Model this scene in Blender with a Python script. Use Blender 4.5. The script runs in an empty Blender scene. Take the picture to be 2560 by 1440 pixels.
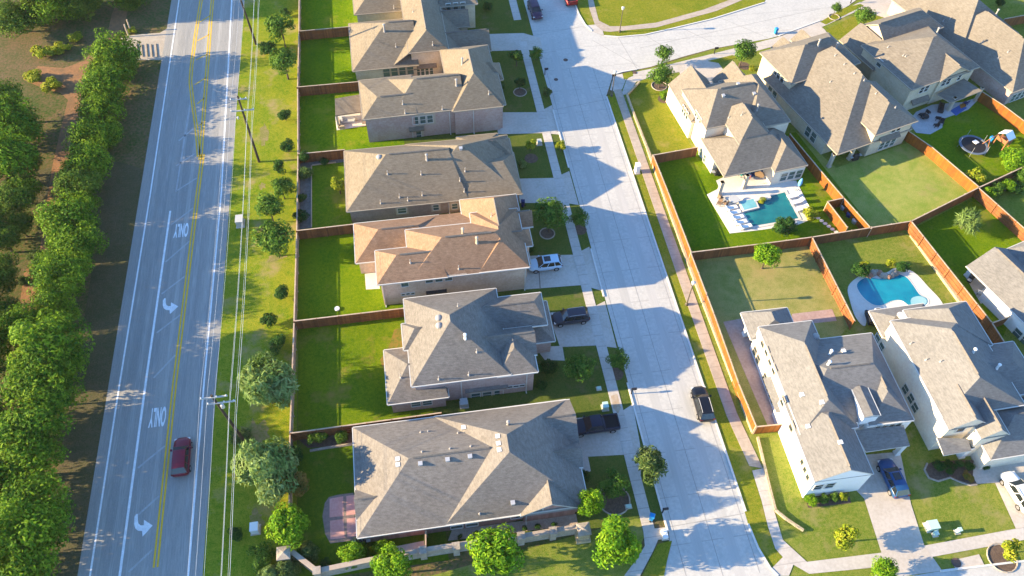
import bpy, bmesh, math, random
import numpy as np
from mathutils import Vector, Matrix
from mathutils.bvhtree import BVHTree
rnd = random.Random(7)
S = bpy.context.scene
COL = S.collection
PI = math.pi
# ------------------------------------------------------------------ camera
CF, PIT, YAW, ROL, CH = 2030.0, 0.930578084, 0.172776395, -0.0260541348, 84.0
_cy, _sy = math.cos(YAW), math.sin(YAW)
_h = Vector((_sy, _cy, 0)); _r = Vector((_cy, -_sy, 0))
FW = _h*math.cos(PIT) + Vector((0, 0, -1))*math.sin(PIT)
_dn = -(_r.cross(FW))
RT = _r*math.cos(ROL) + _dn*math.sin(ROL)
DN = -_r*math.sin(ROL) + _dn*math.cos(ROL)
CAM = Vector((0, 0, CH))
def ray(x, y):
    return (CF*FW + (x-1280)*RT + (y-720)*DN).normalized()
def G(x, y, z=0.0):
    """where the sight line through a survey point of the photograph meets height z"""
    d = ray(x, y)
    return CAM + d*((z-CH)/d.z)
cam = bpy.data.objects.new('camera', bpy.data.cameras.new('camera')); COL.objects.link(cam)
cam.data.sensor_width = 36.0; cam.data.lens = CF/2560*36.0
cam.data.clip_end = 2000; cam.data.clip_start = 1
m3 = Matrix((RT, -DN, -FW)).transposed()
cam.matrix_world = Matrix.Translation(CAM) @ m3.to_4x4()
S.camera = cam
# ------------------------------------------------------------------ light
SUN_EL, SUN_AZ = math.radians(16.5), math.radians(176.0)   # sun stands to the west, a little north
sd = Vector((math.cos(SUN_EL)*math.cos(SUN_AZ), math.cos(SUN_EL)*math.sin(SUN_AZ), math.sin(SUN_EL)))
sun = bpy.data.objects.new('sun', bpy.data.lights.new('sun', 'SUN')); COL.objects.link(sun)
sun.data.energy = 5.0; sun.data.angle = math.radians(0.5); sun.data.color = (1.0, 0.775, 0.455)
sun.rotation_euler = sd.to_track_quat('Z', 'Y').to_euler(); sun.location = (-60, 10, 60)
W = bpy.data.worlds.new('World'); S.world = W; W.use_nodes = True
_nt = W.node_tree; _bg = _nt.nodes['Background']; _sk = _nt.nodes.new('ShaderNodeTexSky')
_sk.sky_type = 'NISHITA'; _sk.sun_disc = False; _sk.sun_elevation = SUN_EL
_sk.sun_rotation = math.atan2(sd.x, sd.y); _sk.ozone_density = 5.0; _sk.air_density = 1.0; _sk.dust_density = 0.1
_nt.links.new(_sk.outputs[0], _bg.inputs[0]); _bg.inputs[1].default_value = 0.138
S.view_settings.view_transform = 'Standard'; S.view_settings.look = 'None'
S.view_settings.exposure = 1.95; S.view_settings.gamma = 1.0
S.cycles.max_bounces = 5; S.cycles.diffuse_bounces = 3; S.cycles.transparent_max_bounces = 8
S.cycles.use_denoising = True
# ------------------------------------------------------------------ materials
MATS = {}
def mat(name, col, rough=0.85, var=None, scale=(1.0,), amt=0.3, bump=0.0, bscale=20.0, metal=0.0, spec=0.3, coord='pos', trans=0.0, aniso=None, patch=None, coat=0.0):
    """principled material; base colour wanders between col and var by layered noise"""
    if name in MATS: return MATS[name]
    m = bpy.data.materials.new(name); m.use_nodes = True; nt = m.node_tree; N = nt.nodes; L = nt.links
    b = N['Principled BSDF']; b.inputs['Roughness'].default_value = rough; b.inputs['Metallic'].default_value = metal
    b.inputs['Specular IOR Level'].default_value = spec; b.inputs['Coat Weight'].default_value = coat
    b.inputs['Base Color'].default_value = (*col, 1)
    if coord == 'pos':
        src = N.new('ShaderNodeNewGeometry').outputs['Position']
    else:
        src = N.new('ShaderNodeTexCoord').outputs['Object']
    if aniso:
        mp = N.new('ShaderNodeMapping'); mp.inputs['Scale'].default_value = aniso; L.new(src, mp.inputs['Vector']); src = mp.outputs[0]
    if var is not None:
        cur = None
        for i, s in enumerate(scale):
            n = N.new('ShaderNodeTexNoise'); n.inputs['Scale'].default_value = s; n.inputs['Detail'].default_value = 5; n.inputs['Roughness'].default_value = 0.62
            L.new(src, n.inputs['Vector'])
            r = N.new('ShaderNodeMapRange'); r.inputs[1].default_value = 0.34; r.inputs[2].default_value = 0.66
            L.new(n.outputs[0], r.inputs[0])
            if cur is None: cur = r.outputs[0]
            else:
                a = N.new('ShaderNodeMix'); a.data_type = 'FLOAT'; a.inputs[0].default_value = 0.5
                L.new(cur, a.inputs[2]); L.new(r.outputs[0], a.inputs[3]); cur = a.outputs[0]
        if len(scale) > 1:                                  # stacked layers average out: stretch them again
            r = N.new('ShaderNodeMapRange'); r.inputs[1].default_value = 0.24; r.inputs[2].default_value = 0.76; L.new(cur, r.inputs[0]); cur = r.outputs[0]
        mx = N.new('ShaderNodeMix'); mx.data_type = 'RGBA'
        mx.inputs[6].default_value = (*col, 1); mx.inputs[7].default_value = (*var, 1)
        L.new(cur, mx.inputs[0])
        if patch:                                           # worn or dry areas with ragged edges
            n = N.new('ShaderNodeTexNoise'); n.inputs['Scale'].default_value = patch[1]; n.inputs['Detail'].default_value = 7; n.inputs['Roughness'].default_value = 0.68
            mp2 = N.new('ShaderNodeMapping'); mp2.inputs['Location'].default_value = (13.7, -8.1, 0); L.new(src, mp2.inputs['Vector']); L.new(mp2.outputs[0], n.inputs['Vector'])
            r = N.new('ShaderNodeMapRange'); r.inputs[1].default_value = patch[2]; r.inputs[2].default_value = patch[2]+0.14; r.inputs[4].default_value = patch[3]; L.new(n.outputs[0], r.inputs[0])
            m2 = N.new('ShaderNodeMix'); m2.data_type = 'RGBA'; m2.inputs[7].default_value = (*patch[0], 1); L.new(mx.outputs[2], m2.inputs[6]); L.new(r.outputs[0], m2.inputs[0]); mx = m2
        L.new(mx.outputs[2], b.inputs['Base Color'])
    if bump > 0:
        n = N.new('ShaderNodeTexNoise'); n.inputs['Scale'].default_value = bscale; n.inputs['Detail'].default_value = 4
        L.new(src, n.inputs['Vector']); bp = N.new('ShaderNodeBump'); bp.inputs['Strength'].default_value = bump; bp.inputs['Distance'].default_value = 0.05
        L.new(n.outputs[0], bp.inputs['Height']); L.new(bp.outputs[0], b.inputs['Normal'])
    if trans > 0:
        t = N.new('ShaderNodeBsdfTranslucent'); ad = N.new('ShaderNodeMixShader'); ad.inputs[0].default_value = trans
        if var is not None: L.new(mx.outputs[2], t.inputs[0])
        else: t.inputs[0].default_value = (*col, 1)
        L.new(b.outputs[0], ad.inputs[1]); L.new(t.outputs[0], ad.inputs[2]); L.new(ad.outputs[0], N['Material Output'].inputs[0])
    MATS[name] = m
    return m
def mathn(N, L, op, a, b=None):
    n = N.new('ShaderNodeMath'); n.operation = op
    for i, v in enumerate((a, b)):
        if v is None: continue
        if isinstance(v, (int, float)): n.inputs[i].default_value = v
        else: L.new(v, n.inputs[i])
    return n.outputs[0]
def pattern_mat(name, col, var, line, kind, rough=0.85, coord='pos', size=0.3, depth=0.6, base=(0.6, 5.0)):
    """boards, bricks, slab joints: base colour noise plus thin joint lines"""
    if name in MATS: return MATS[name]
    m = mat(name, col, rough, var, base, bump=0.15, bscale=14, coord=coord); nt = m.node_tree; N = nt.nodes; L = nt.links
    b = N['Principled BSDF']; mx = b.inputs['Base Color'].links[0].from_socket
    src = N.new('ShaderNodeNewGeometry').outputs['Position'] if coord == 'pos' else N.new('ShaderNodeTexCoord').outputs['Object']
    sp = N.new('ShaderNodeSeparateXYZ'); L.new(src, sp.inputs[0])
    if kind == 'boards':
        u = mathn(N, L, 'ADD', sp.outputs[0], sp.outputs[1]); u = mathn(N, L, 'DIVIDE', u, size)
        f = mathn(N, L, 'FRACT', u); ln = mathn(N, L, 'LESS_THAN', f, 0.16)
        fl = mathn(N, L, 'FLOOR', u); w = N.new('ShaderNodeTexWhiteNoise'); w.noise_dimensions = '1D'; L.new(fl, w.inputs['W'])
        h = mathn(N, L, 'MULTIPLY', w.outputs[0], 0.7); fac = mathn(N, L, 'MAXIMUM', h, mathn(N, L, 'MULTIPLY', ln, depth))
    elif kind == 'joints':
        fx = mathn(N, L, 'LESS_THAN', mathn(N, L, 'FRACT', mathn(N, L, 'DIVIDE', sp.outputs[1], size)), 0.10/size)
        fac = mathn(N, L, 'MULTIPLY', fx, depth)
    else:
        br = N.new('ShaderNodeTexBrick'); u = mathn(N, L, 'ADD', sp.outputs[0], sp.outputs[1])
        cb = N.new('ShaderNodeCombineXYZ'); L.new(u, cb.inputs[0]); L.new(sp.outputs[2], cb.inputs[1]); L.new(cb.outputs[0], br.inputs['Vector'])
        br.inputs['Scale'].default_value = 1.0; br.inputs['Brick Width'].default_value = size; br.inputs['Row Height'].default_value = size*0.36
        br.inputs['Mortar Size'].default_value = 0.012; br.inputs['Color1'].default_value = (0, 0, 0, 1); br.inputs['Color2'].default_value = (.45, .45, .45, 1); br.inputs['Mortar'].default_value = (1, 1, 1, 1)
        fac = mathn(N, L, 'MULTIPLY', br.outputs[0], depth)
    m2 = N.new('ShaderNodeMix'); m2.data_type = 'RGBA'; m2.inputs[7].default_value = (*line, 1)
    L.new(fac, m2.inputs[0]); L.new(mx, m2.inputs[6]); L.new(m2.outputs[2], b.inputs['Base Color'])
    return m
def shingle(name, col, var):
    """asphalt shingles: courses that follow the height, broken tabs, speckle"""
    if name in MATS: return MATS[name]
    m = mat(name, col, 0.92, var, (0.25, 1.6, 12.0), bump=0.3, bscale=16, coord='obj', spec=0.15); nt = m.node_tree; N = nt.nodes; L = nt.links
    b = N['Principled BSDF']; mx = b.inputs['Base Color'].links[0].from_socket
    tc = N.new('ShaderNodeTexCoord'); sp = N.new('ShaderNodeSeparateXYZ'); L.new(tc.outputs['Object'], sp.inputs[0])
    cb = N.new('ShaderNodeCombineXYZ')
    L.new(mathn(N, L, 'MULTIPLY', mathn(N, L, 'ADD', sp.outputs[0], sp.outputs[1]), 1.9), cb.inputs[0])
    L.new(mathn(N, L, 'MULTIPLY', sp.outputs[2], 8.5), cb.inputs[1])
    n = N.new('ShaderNodeTexNoise'); n.inputs['Scale'].default_value = 1.0; n.inputs['Detail'].default_value = 3; L.new(cb.outputs[0], n.inputs['Vector'])
    r = N.new('ShaderNodeMapRange'); r.inputs[1].default_value = 0.35; r.inputs[2].default_value = 0.65; r.inputs[3].default_value = 0.86; r.inputs[4].default_value = 1.12
    L.new(n.outputs[0], r.inputs[0])
    mu = N.new('ShaderNodeMix'); mu.data_type = 'RGBA'; mu.blend_type = 'MULTIPLY'; mu.inputs[0].default_value = 1.0
    L.new(mx, mu.inputs[6]); L.new(r.outputs[0], mu.inputs[7]); L.new(mu.outputs[2], b.inputs['Base Color'])
    return m
M_LAWN = mat('lawn_lush', (0.042, 0.120, 0.004), 0.95, (0.165, 0.225, 0.008), (0.12, 0.5, 2.6, 14.0), bump=0.8, bscale=18, spec=0.0, patch=((0.21, 0.19, 0.04), 0.16, 0.54, 0.65))
M_LAWN2 = mat('lawn_olive', (0.075, 0.145, 0.010), 0.95, (0.25, 0.245, 0.055), (0.10, 0.5, 2.6, 12.0), bump=0.8, bscale=18, spec=0.0, patch=((0.30, 0.245, 0.11), 0.22, 0.55, 0.8))
M_LAWN3 = mat('lawn_yellow', (0.085, 0.15, 0.008), 0.95, (0.27, 0.235, 0.03), (0.12, 0.6, 3.0, 12.0), bump=0.8, bscale=18, spec=0.0, patch=((0.33, 0.25, 0.08), 0.25, 0.56, 0.7))
M_VERGE = mat('verge_grass', (0.082, 0.175, 0.007), 0.95, (0.31, 0.285, 0.030), (0.10, 0.4, 2.0, 9.0), bump=1.0, bscale=9, spec=0.0, patch=((0.34, 0.25, 0.12), 0.20, 0.54, 0.85))
M_FRONT = mat('front_lawn', (0.038, 0.085, 0.010), 0.95, (0.13, 0.14, 0.035), (0.2, 0.9, 4.0, 14.0), bump=0.8, bscale=18, spec=0.0, patch=((0.17, 0.13, 0.07), 0.3, 0.56, 0.7))
M_GROUND = mat('undergrowth', (0.045, 0.080, 0.014), 0.95, (0.16, 0.105, 0.055), (0.07, 0.35, 2.5), bump=1.0, bscale=4, spec=0.1)
M_DIRT = mat('bare_dirt', (0.30, 0.155, 0.075), 0.95, (0.19, 0.115, 0.06), (0.2, 1.5), bump=0.8, bscale=5, spec=0.1)
M_ASPH = mat('asphalt', (0.23, 0.228, 0.215), 0.9, (0.36, 0.345, 0.31), (0.3, 4.0, 40.0), bump=0.2, bscale=60, aniso=(2.2, 0.10, 1), spec=0.2)
M_CONC = pattern_mat('street_concrete', (0.40, 0.39, 0.36), (0.49, 0.475, 0.435), (0.26, 0.25, 0.23), 'joints', size=5.2, depth=0.5, base=(0.07, 0.4, 2.5))
M_WALK = pattern_mat('sidewalk_concrete', (0.42, 0.38, 0.33), (0.50, 0.46, 0.41), (0.28, 0.25, 0.22), 'joints', size=1.6, depth=0.55, base=(0.4, 3.0))
M_WALK2 = pattern_mat('tinted_sidewalk', (0.35, 0.285, 0.225), (0.43, 0.36, 0.29), (0.26, 0.21, 0.17), 'joints', size=1.6, depth=0.5, base=(0.3, 2.0))
M_DRIVE = mat('driveway_concrete', (0.42, 0.37, 0.31), 0.85, (0.50, 0.45, 0.39), (0.3, 3.0), bump=0.15)
M_CURB = mat('kerb_concrete', (0.55, 0.53, 0.48), 0.8, (0.62, 0.60, 0.56), (1.0, 6.0))
M_PATIO = mat('patio_stone', (0.55, 0.50, 0.44), 0.8, (0.63, 0.58, 0.52), (0.6, 5.0))
M_PINK = mat('stamped_patio', (0.33, 0.22, 0.19), 0.7, (0.42, 0.30, 0.26), (0.4, 3.0), bump=0.3)
M_WHITE = mat('white_paint', (0.78, 0.76, 0.72), 0.5)
M_MARK = mat('white_road_paint', (0.82, 0.82, 0.80), 0.7, (0.66, 0.66, 0.65), (1.0, 7.0))
M_MARKY = mat('yellow_road_paint', (0.80, 0.46, 0.015), 0.7, (0.62, 0.38, 0.03), (1.0, 7.0))
M_OLDMARK = mat('removed_road_paint', (0.42, 0.42, 0.41), 0.85, (0.33, 0.325, 0.31), (1.0, 7.0))
M_FENCE = pattern_mat('fence_boards', (0.30, 0.115, 0.035), (0.24, 0.09, 0.03), (0.12, 0.05, 0.02), 'boards', size=0.22, depth=0.55)
M_FENCEO = pattern_mat('orange_fence_boards', (0.36, 0.115, 0.012), (0.26, 0.080, 0.012), (0.13, 0.045, 0.008), 'boards', size=0.22, depth=0.55, base=(0.25, 2.5))
M_FENCEG = pattern_mat('weathered_fence_boards', (0.50, 0.37, 0.27), (0.38, 0.27, 0.18), (0.22, 0.15, 0.10), 'boards', size=0.22, depth=0.55)
M_CAP = mat('fence_cap', (0.52, 0.40, 0.29), 0.8, (0.40, 0.29, 0.20), (2.0,))
M_STONE = mat('limestone_blocks', (0.33, 0.26, 0.16), 0.9, (0.46, 0.38, 0.25), (1.5, 6.0), bump=0.7, bscale=5)
M_GREYSTONE = mat('grey_stone', (0.27, 0.225, 0.18), 0.9, (0.38, 0.33, 0.27), (1.2, 6.0), bump=0.5, bscale=6)
M_GLASS = mat('window_glass', (0.02, 0.035, 0.04), 0.08, spec=0.6)
M_GLASSG = mat('window_glass_blinds', (0.10, 0.15, 0.14), 0.15, (0.05, 0.09, 0.09), (0.8,), spec=0.6)
M_DARK = mat('dark_metal', (0.025, 0.025, 0.028), 0.5)
M_POLE = mat('creosoted_wood', (0.035, 0.026, 0.02), 0.9, (0.06, 0.045, 0.03), (3.0,))
M_GALV = mat('galvanised_metal', (0.55, 0.55, 0.54), 0.4, (0.45, 0.45, 0.45), (5.0,), metal=0.3)
M_MULCH = mat('mulch', (0.085, 0.055, 0.04), 0.95, (0.14, 0.095, 0.065), (3.0, 9.0), bump=0.8, bscale=12)
M_BARK = mat('bark', (0.075, 0.055, 0.04), 0.95, (0.12, 0.09, 0.065), (3.0,), coord='obj')
M_TYRE = mat('tyre_rubber', (0.012, 0.012, 0.013), 0.8)
M_RIM = mat('alloy_rim', (0.45, 0.45, 0.46), 0.3, metal=0.8)
# ------------------------------------------------------------------ mesh builder
class MB:
    def __init__(s): s.v = []; s.f = []; s.m = []
    def face(s, pts, m=0):
        i = len(s.v); s.v += [tuple(p) for p in pts]; s.f.append(tuple(range(i, i+len(pts)))); s.m.append(m)
    def box(s, x0, x1, y0, y1, z0, z1, m=0, T=None):
        p = [(x0,y0,z0),(x1,y0,z0),(x1,y1,z0),(x0,y1,z0),(x0,y0,z1),(x1,y0,z1),(x1,y1,z1),(x0,y1,z1)]
        if T is not None: p = [tuple(T @ Vector(q)) for q in p]
        i = len(s.v); s.v += p
        for f in ((0,3,2,1),(4,5,6,7),(0,1,5,4),(1,2,6,5),(2,3,7,6),(3,0,4,7)):
            s.f.append(tuple(i+k for k in f)); s.m.append(m)
    def beam(s, a, b, w, z0, z1, m=0):
        """upright box along a plan segment a-b"""
        a = Vector((a[0], a[1], 0)); b = Vector((b[0], b[1], 0)); d = b-a; L = d.length
        T = Matrix.Translation(a) @ Matrix.Rotation(math.atan2(d.y, d.x), 4, 'Z')
        s.box(0, L, -w/2, w/2, z0, z1, m, T)
    def tube(s, pts, rad, n=6, m=0, caps=True):
        pts = [Vector(p) for p in pts]; rad = rad if isinstance(rad, (list, tuple)) else [rad]*len(pts)
        i0 = len(s.v)
        for k, p in enumerate(pts):
            d = (pts[min(k+1, len(pts)-1)] - pts[max(k-1, 0)]).normalized()
            u = d.cross(Vector((0, 0, 1)))
            if u.length < 1e-3: u = Vector((1, 0, 0))
            u.normalize(); w = d.cross(u)
            for j in range(n):
                a = 2*PI*j/n; q = p + (u*math.cos(a) + w*math.sin(a))*rad[k]; s.v.append(tuple(q))
        for k in range(len(pts)-1):
            for j in range(n):
                a = i0+k*n+j; b = i0+k*n+(j+1) % n
                s.f.append((a, b, b+n, a+n)); s.m.append(m)
        if caps:
            s.f.append(tuple(i0+j for j in range(n))[::-1]); s.m.append(m)
            s.f.append(tuple(i0+(len(pts)-1)*n+j for j in range(n))); s.m.append(m)
    def prism(s, pts, z0, z1, m=0):
        n = len(pts); i = len(s.v)
        s.v += [(p[0], p[1], z0) for p in pts] + [(p[0], p[1], z1) for p in pts]
        s.f.append(tuple(range(i, i+n))[::-1]); s.m.append(m); s.f.append(tuple(range(i+n, i+2*n))); s.m.append(m)
        for k in range(n):
            s.f.append((i+k, i+(k+1) % n, i+n+(k+1) % n, i+n+k)); s.m.append(m)
    def lathe(s, prof, n=16, c=(0, 0, 0), m=0):
        i0 = len(s.v)
        for (r, z) in prof:
            for j in range(n):
                a = 2*PI*j/n; s.v.append((c[0]+r*math.cos(a), c[1]+r*math.sin(a), c[2]+z))
        for k in range(len(prof)-1):
            for j in range(n):
                a = i0+k*n+j; b = i0+k*n+(j+1) % n; s.f.append((a, b, b+n, a+n)); s.m.append(m)
        s.f.append(tuple(i0+j for j in range(n))[::-1]); s.m.append(m)
        s.f.append(tuple(i0+(len(prof)-1)*n+j for j in range(n))); s.m.append(m)
    def build(s, name, mats, parent=None, smooth=False, loc=None, recalc=True):
        me = bpy.data.meshes.new(name); me.from_pydata(s.v, [], s.f)
        mats = mats if isinstance(mats, (list, tuple)) else [mats]
        for q in mats: me.materials.append(q)
        me.polygons.foreach_set('material_index', s.m)
        if recalc:
            bm = bmesh.new(); bm.from_mesh(me); bmesh.ops.recalc_face_normals(bm, faces=bm.faces); bm.to_mesh(me); bm.free()
        if smooth: me.polygons.foreach_set('use_smooth', [True]*len(me.polygons))
        me.update()
        o = bpy.data.objects.new(name, me); COL.objects.link(o)
        if parent is not None: o.parent = parent
        if loc is not None: o.location = loc
        return o
def tag(o, label, cat, group=None):
    o['label'] = label; o['category'] = cat
    if group: o['group'] = group
    return o
def thing(name, label, cat, loc=(0, 0, 0), rz=0.0, group=None):
    o = bpy.data.objects.new(name, None); COL.objects.link(o); o.location = loc; o.rotation_euler = (0, 0, rz)
    o.empty_display_size = 0.3
    return tag(o, label, cat, group)
def struct(name, mb, m, **k):
    o = mb.build(name, m, **k); o['kind'] = 'structure'; return o
def dup(src, loc, rz, label, group=None, scale=None):
    r = src.copy(); COL.objects.link(r); r.location = loc; r.rotation_euler = (0, 0, rz)
    if scale: r.scale = scale
    tag(r, label, src['category'], group or src.get('group'))
    for ch in src.children:
        c = ch.copy(); COL.objects.link(c); c.parent = r
        for g in ch.children:
            d = g.copy(); COL.objects.link(d); d.parent = c
    return r
# ------------------------------------------------------------------ ground
def sheet(name, pts, z, m, px=True, thick=None):
    p = [G(*q).to_2d() if px else Vector(q) for q in pts]
    mb = MB()
    if thick: mb.prism(p, z-thick, z)
    else: mb.face([(q.x, q.y, z) for q in p])
    me_o = struct(name, mb, m)
    if not thick:
        bm = bmesh.new(); bm.from_mesh(me_o.data); bmesh.ops.triangulate(bm, faces=bm.faces)
        for f in bm.faces:
            if f.normal.z < 0: f.normal_flip()
        bm.to_mesh(me_o.data); bm.free()
    return me_o
# ================================================================== SETTING
def wsheet(name, pts, z, m): return sheet(name, pts, z, m, px=False)
def rect(x0, x1, y0, y1): return [(x0, y0), (x1, y0), (x1, y1), (x0, y1)]
def wob(x0, x1, y0, y1, a=0.5, n=14, seed=1):
    """rounded irregular patch outline"""
    r = random.Random(seed); cx, cy = (x0+x1)/2, (y0+y1)/2; out = []
    for k in range(n*2):
        t = 2*PI*k/(n*2); s = 1+r.uniform(-a, a)*0.35
        out.append((cx+(x1-x0)/2*math.cos(t)*s, cy+(y1-y0)/2*math.sin(t)*s))
    return out
wsheet('ground', rect(-230, 260, -70, 300), 0.0, M_GROUND)
# highway
HL, HR = -38.3, -25.85
wsheet('highway', rect(HL, HR, -60, 260), 0.008, M_ASPH)
sheet('gravel_apron', [(300,92),(345,86),(400,82),(420,70),(436,60),(430,110),(418,165),(402,150),(340,150),(305,140)], 0.006, mat('gravel', (0.34,0.29,0.23), 0.95, (0.44,0.38,0.30), (0.8,6.0), bump=0.6, bscale=9))
def stripe(name, pts, w, m, z=0.014, px=False):
    p = [G(*q).to_2d() if px else Vector(q) for q in pts]; mb = MB()
    for a, b in zip(p, p[1:]):
        d = (b-a).normalized(); n = Vector((-d.y, d.x))*w/2
        mb.face([(*(a-n), z), (*(b-n), z), (*(b+n), z), (*(a+n), z)])
    o = struct(name, mb, m); bpy_up(o); return o
def bpy_up(o):
    for p in o.data.polygons:
        if p.normal.z < 0: p.flip()
for x in (-36.5,-34.9,-33.2,-31.6,-29.6,-28.0):
    stripe('wheel_track', [(x,-60),(x-.1,54),(x+.15,85),(x,260)], .55, mat('worn_asphalt', (0.25,0.247,0.232), .85, (0.375,0.36,0.325), (0.4,5.), aniso=(2.,.08,1)), z=.0095)
stripe('road_marking', [(-37.05,-60),(-37.05,54),(-36.85,85),(-37.0,131),(-37.0,260)], 0.20, M_MARK)
stripe('road_marking', [(-27.2,-60),(-27.3,53),(-27.1,84),(-28.0,130),(-28.3,260)], 0.20, M_MARK)
stripe('road_marking', [(-34.1,-60),(-34.1,31),(-34.05,54),(-33.8,81.3)], 0.26, M_MARK)
for o in (-0.19, 0.19):
    stripe('road_marking', [(-30.62+o,31.6),(-30.7+o,53.3),(-30.35+o,84.4),(-30.2+o, 92)], 0.2, M_MARKY)
    q = [G(x, y) for x, y in ((497,392),(491,320),(481,250),(476,205),(479,165),(488,95),(503,0),(512,-60))]
    stripe('road_marking', [(p.x+o, p.y) for p in q], 0.2, M_MARKY)
    q = [G(x, y) for x, y in ((501,400),(506,330),(513,240),(518,170),(526,60),(531,0),(536,-60))]
    stripe('road_marking', [(p.x+o, p.y) for p in q], 0.2, M_MARKY)
for a, b in (((493,260),(512,244)),((487,212),(515,194)),((490,150),(519,135)),((494,102),(524,86)),((500,55),(527,38)),((497,315),(507,306))):
    stripe('road_marking', [a, b], 0.2, M_MARKY, px=True)
for a, b in (((447,352),(483,322)),((440,415),(487,384)),((440,478),(492,445)),((428,562),(483,520)),((414,655),(475,602)),((404,735),(463,690)),((392,832),(451,787)),((384,945),(438,888)),((345,1170),(412,1115)),((340,1292),(398,1240)),((322,1430),(380,1375)),((475,262),(452,405)),((452,405),(440,480))):
    stripe('road_marking', [a, b], 0.22, M_OLDMARK, z=0.011, px=True)
def road_text(txt, px, w, h):
    cu = bpy.data.curves.new('lettering', 'FONT'); cu.body = txt; cu.align_x = 'CENTER'; cu.align_y = 'CENTER'; cu.offset = 0.03
    o = bpy.data.objects.new('lettering', cu); COL.objects.link(o); dg = bpy.context.evaluated_depsgraph_get()
    me = bpy.data.meshes.new_from_object(o.evaluated_get(dg)); bpy.data.objects.remove(o)
    xs = [v.co.x for v in me.vertices]; ys = [v.co.y for v in me.vertices]
    sx, sy = w/(max(xs)-min(xs)), h/(max(ys)-min(ys)); mx, my = (max(xs)+min(xs))/2, (max(ys)+min(ys))/2
    for v in me.vertices: v.co = (-(v.co.x-mx)*sx, -(v.co.y-my)*sy, 0)
    me.materials.append(M_MARK); t = bpy.data.objects.new('road_marking', me); COL.objects.link(t); t.location = (*G(*px).to_2d(), 0.014); t['kind'] = 'structure'; bpy_up(t)
road_text('ONLY', (453,576), 1.9, 2.5); road_text('ONLY', (394,1043), 1.85, 2.55)
AR = [(1222,812),(1221,850),(1228,872),(1246,885),(1272,887),(1275,916),(1337,858),(1283,828),(1281,856),(1262,857),(1247,846),(1243,825),(1243,796),(1232,798)]
A0 = G(425,766)
arrow = [G(x/3, 480+y/3)-A0 for x, y in AR]
for c in ((425,766),(357,1314)):
    mb = MB(); g = G(*c); mb.face([(g.x+p.x, g.y+p.y, 0.014) for p in arrow]); o = struct('road_marking', mb, M_MARK)
    bm = bmesh.new(); bm.from_mesh(o.data); bmesh.ops.triangulate(bm, faces=bm.faces); bm.to_mesh(o.data); bm.free(); bpy_up(o)
# woods floor
sheet('dirt_path', [(300,-20),(278,40),(268,90),(240,112),(215,150),(160,170),(95,165),(60,200),(110,222),(150,232),(170,250),(150,330),(130,420),(118,500),(108,560),(98,640),(60,680),(50,760),(85,800),(105,740),(120,650),(135,560),(160,470),(175,380),(195,300),(205,215),(232,190),(240,140),(262,110),(300,100),(312,60),(330,-20)], 0.006, M_DIRT)
wsheet('roadside_grass', [(-60,90),(-48,93),(-42,92),(-38.3,90),(-38.3,20),(-42,20),(-42.5,60),(-43,80)], 0.004, mat('roadside_weeds',(0.055,0.062,0.018),0.95,(0.11,0.085,0.045),(0.25,1.5,6.0),bump=0.9,bscale=6))
# verge between highway and back fence
wsheet('verge_grass', rect(HR, -16.45, -60, 260), 0.006, M_VERGE)
for i, (x, y, a, b) in enumerate(((660,335,12,40),(655,465,9,12),(690,645,22,12),(640,1085,30,36),(640,1300,16,22))):
    c = G(x, y); sheet('bare_patch', [(p[0], p[1]) for p in wob(c.x-a*.05, c.x+a*.05, c.y-b*.05, c.y+b*.05, 1.1, 12, i)], 0.009, mat('dry_grass', (0.27,0.20,0.09), 0.95, (0.16,0.17,0.03), (0.7,4.0), bump=0.7, bscale=8), px=False)
# left row lots
wsheet('front_lawn', rect(-6, 22.3, 29.0, 140), 0.008, M_FRONT)
LY = [(28,43.9),(43.9,59.0),(59.0,73.6),(73.6,88.2),(88.2,103.0),(103.0,117.1),(117.1,135)]
def yardmat(i, a, b, d, thr): return mat('yard_lawn_%d' % i, a, 0.95, b, (0.13, 0.5, 2.4, 13.0), bump=0.8, bscale=18, spec=0.0, patch=(d, 0.19, thr, 0.75))
YM = [yardmat(1,(0.040,0.105,0.006),(0.12,0.175,0.012),(0.20,0.16,0.05),.56), yardmat(2,(0.050,0.120,0.005),(0.175,0.220,0.010),(0.27,0.18,0.05),.535), yardmat(3,(0.05,0.135,0.004),(0.185,0.235,0.008),(0.24,0.21,0.04),.58), yardmat(4,(0.045,0.125,0.005),(0.17,0.225,0.01),(0.25,0.20,0.04),.52), yardmat(5,(0.042,0.13,0.004),(0.18,0.25,0.008),(0.26,0.24,0.03),.53), yardmat(6,(0.038,0.12,0.004),(0.165,0.24,0.008),(0.24,0.22,0.03),.57), yardmat(7,(0.042,0.13,0.004),(0.18,0.25,0.008),(0.26,0.24,0.03),.55)]
for (a, b), ym in zip(LY, YM): wsheet('back_lawn', rect(-16.4, -1.0, a, b), 0.013, ym)
sheet('bare_patch', [(985,825),(1004,818),(1015,840),(1010,880),(985,900),(960,930),(950,900),(975,860)], 0.017, mat('worn_lawn', (0.24,0.14,0.03), 0.95, (0.10,0.13,0.012), (0.35,2.0), bump=0.5, bscale=20))
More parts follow.
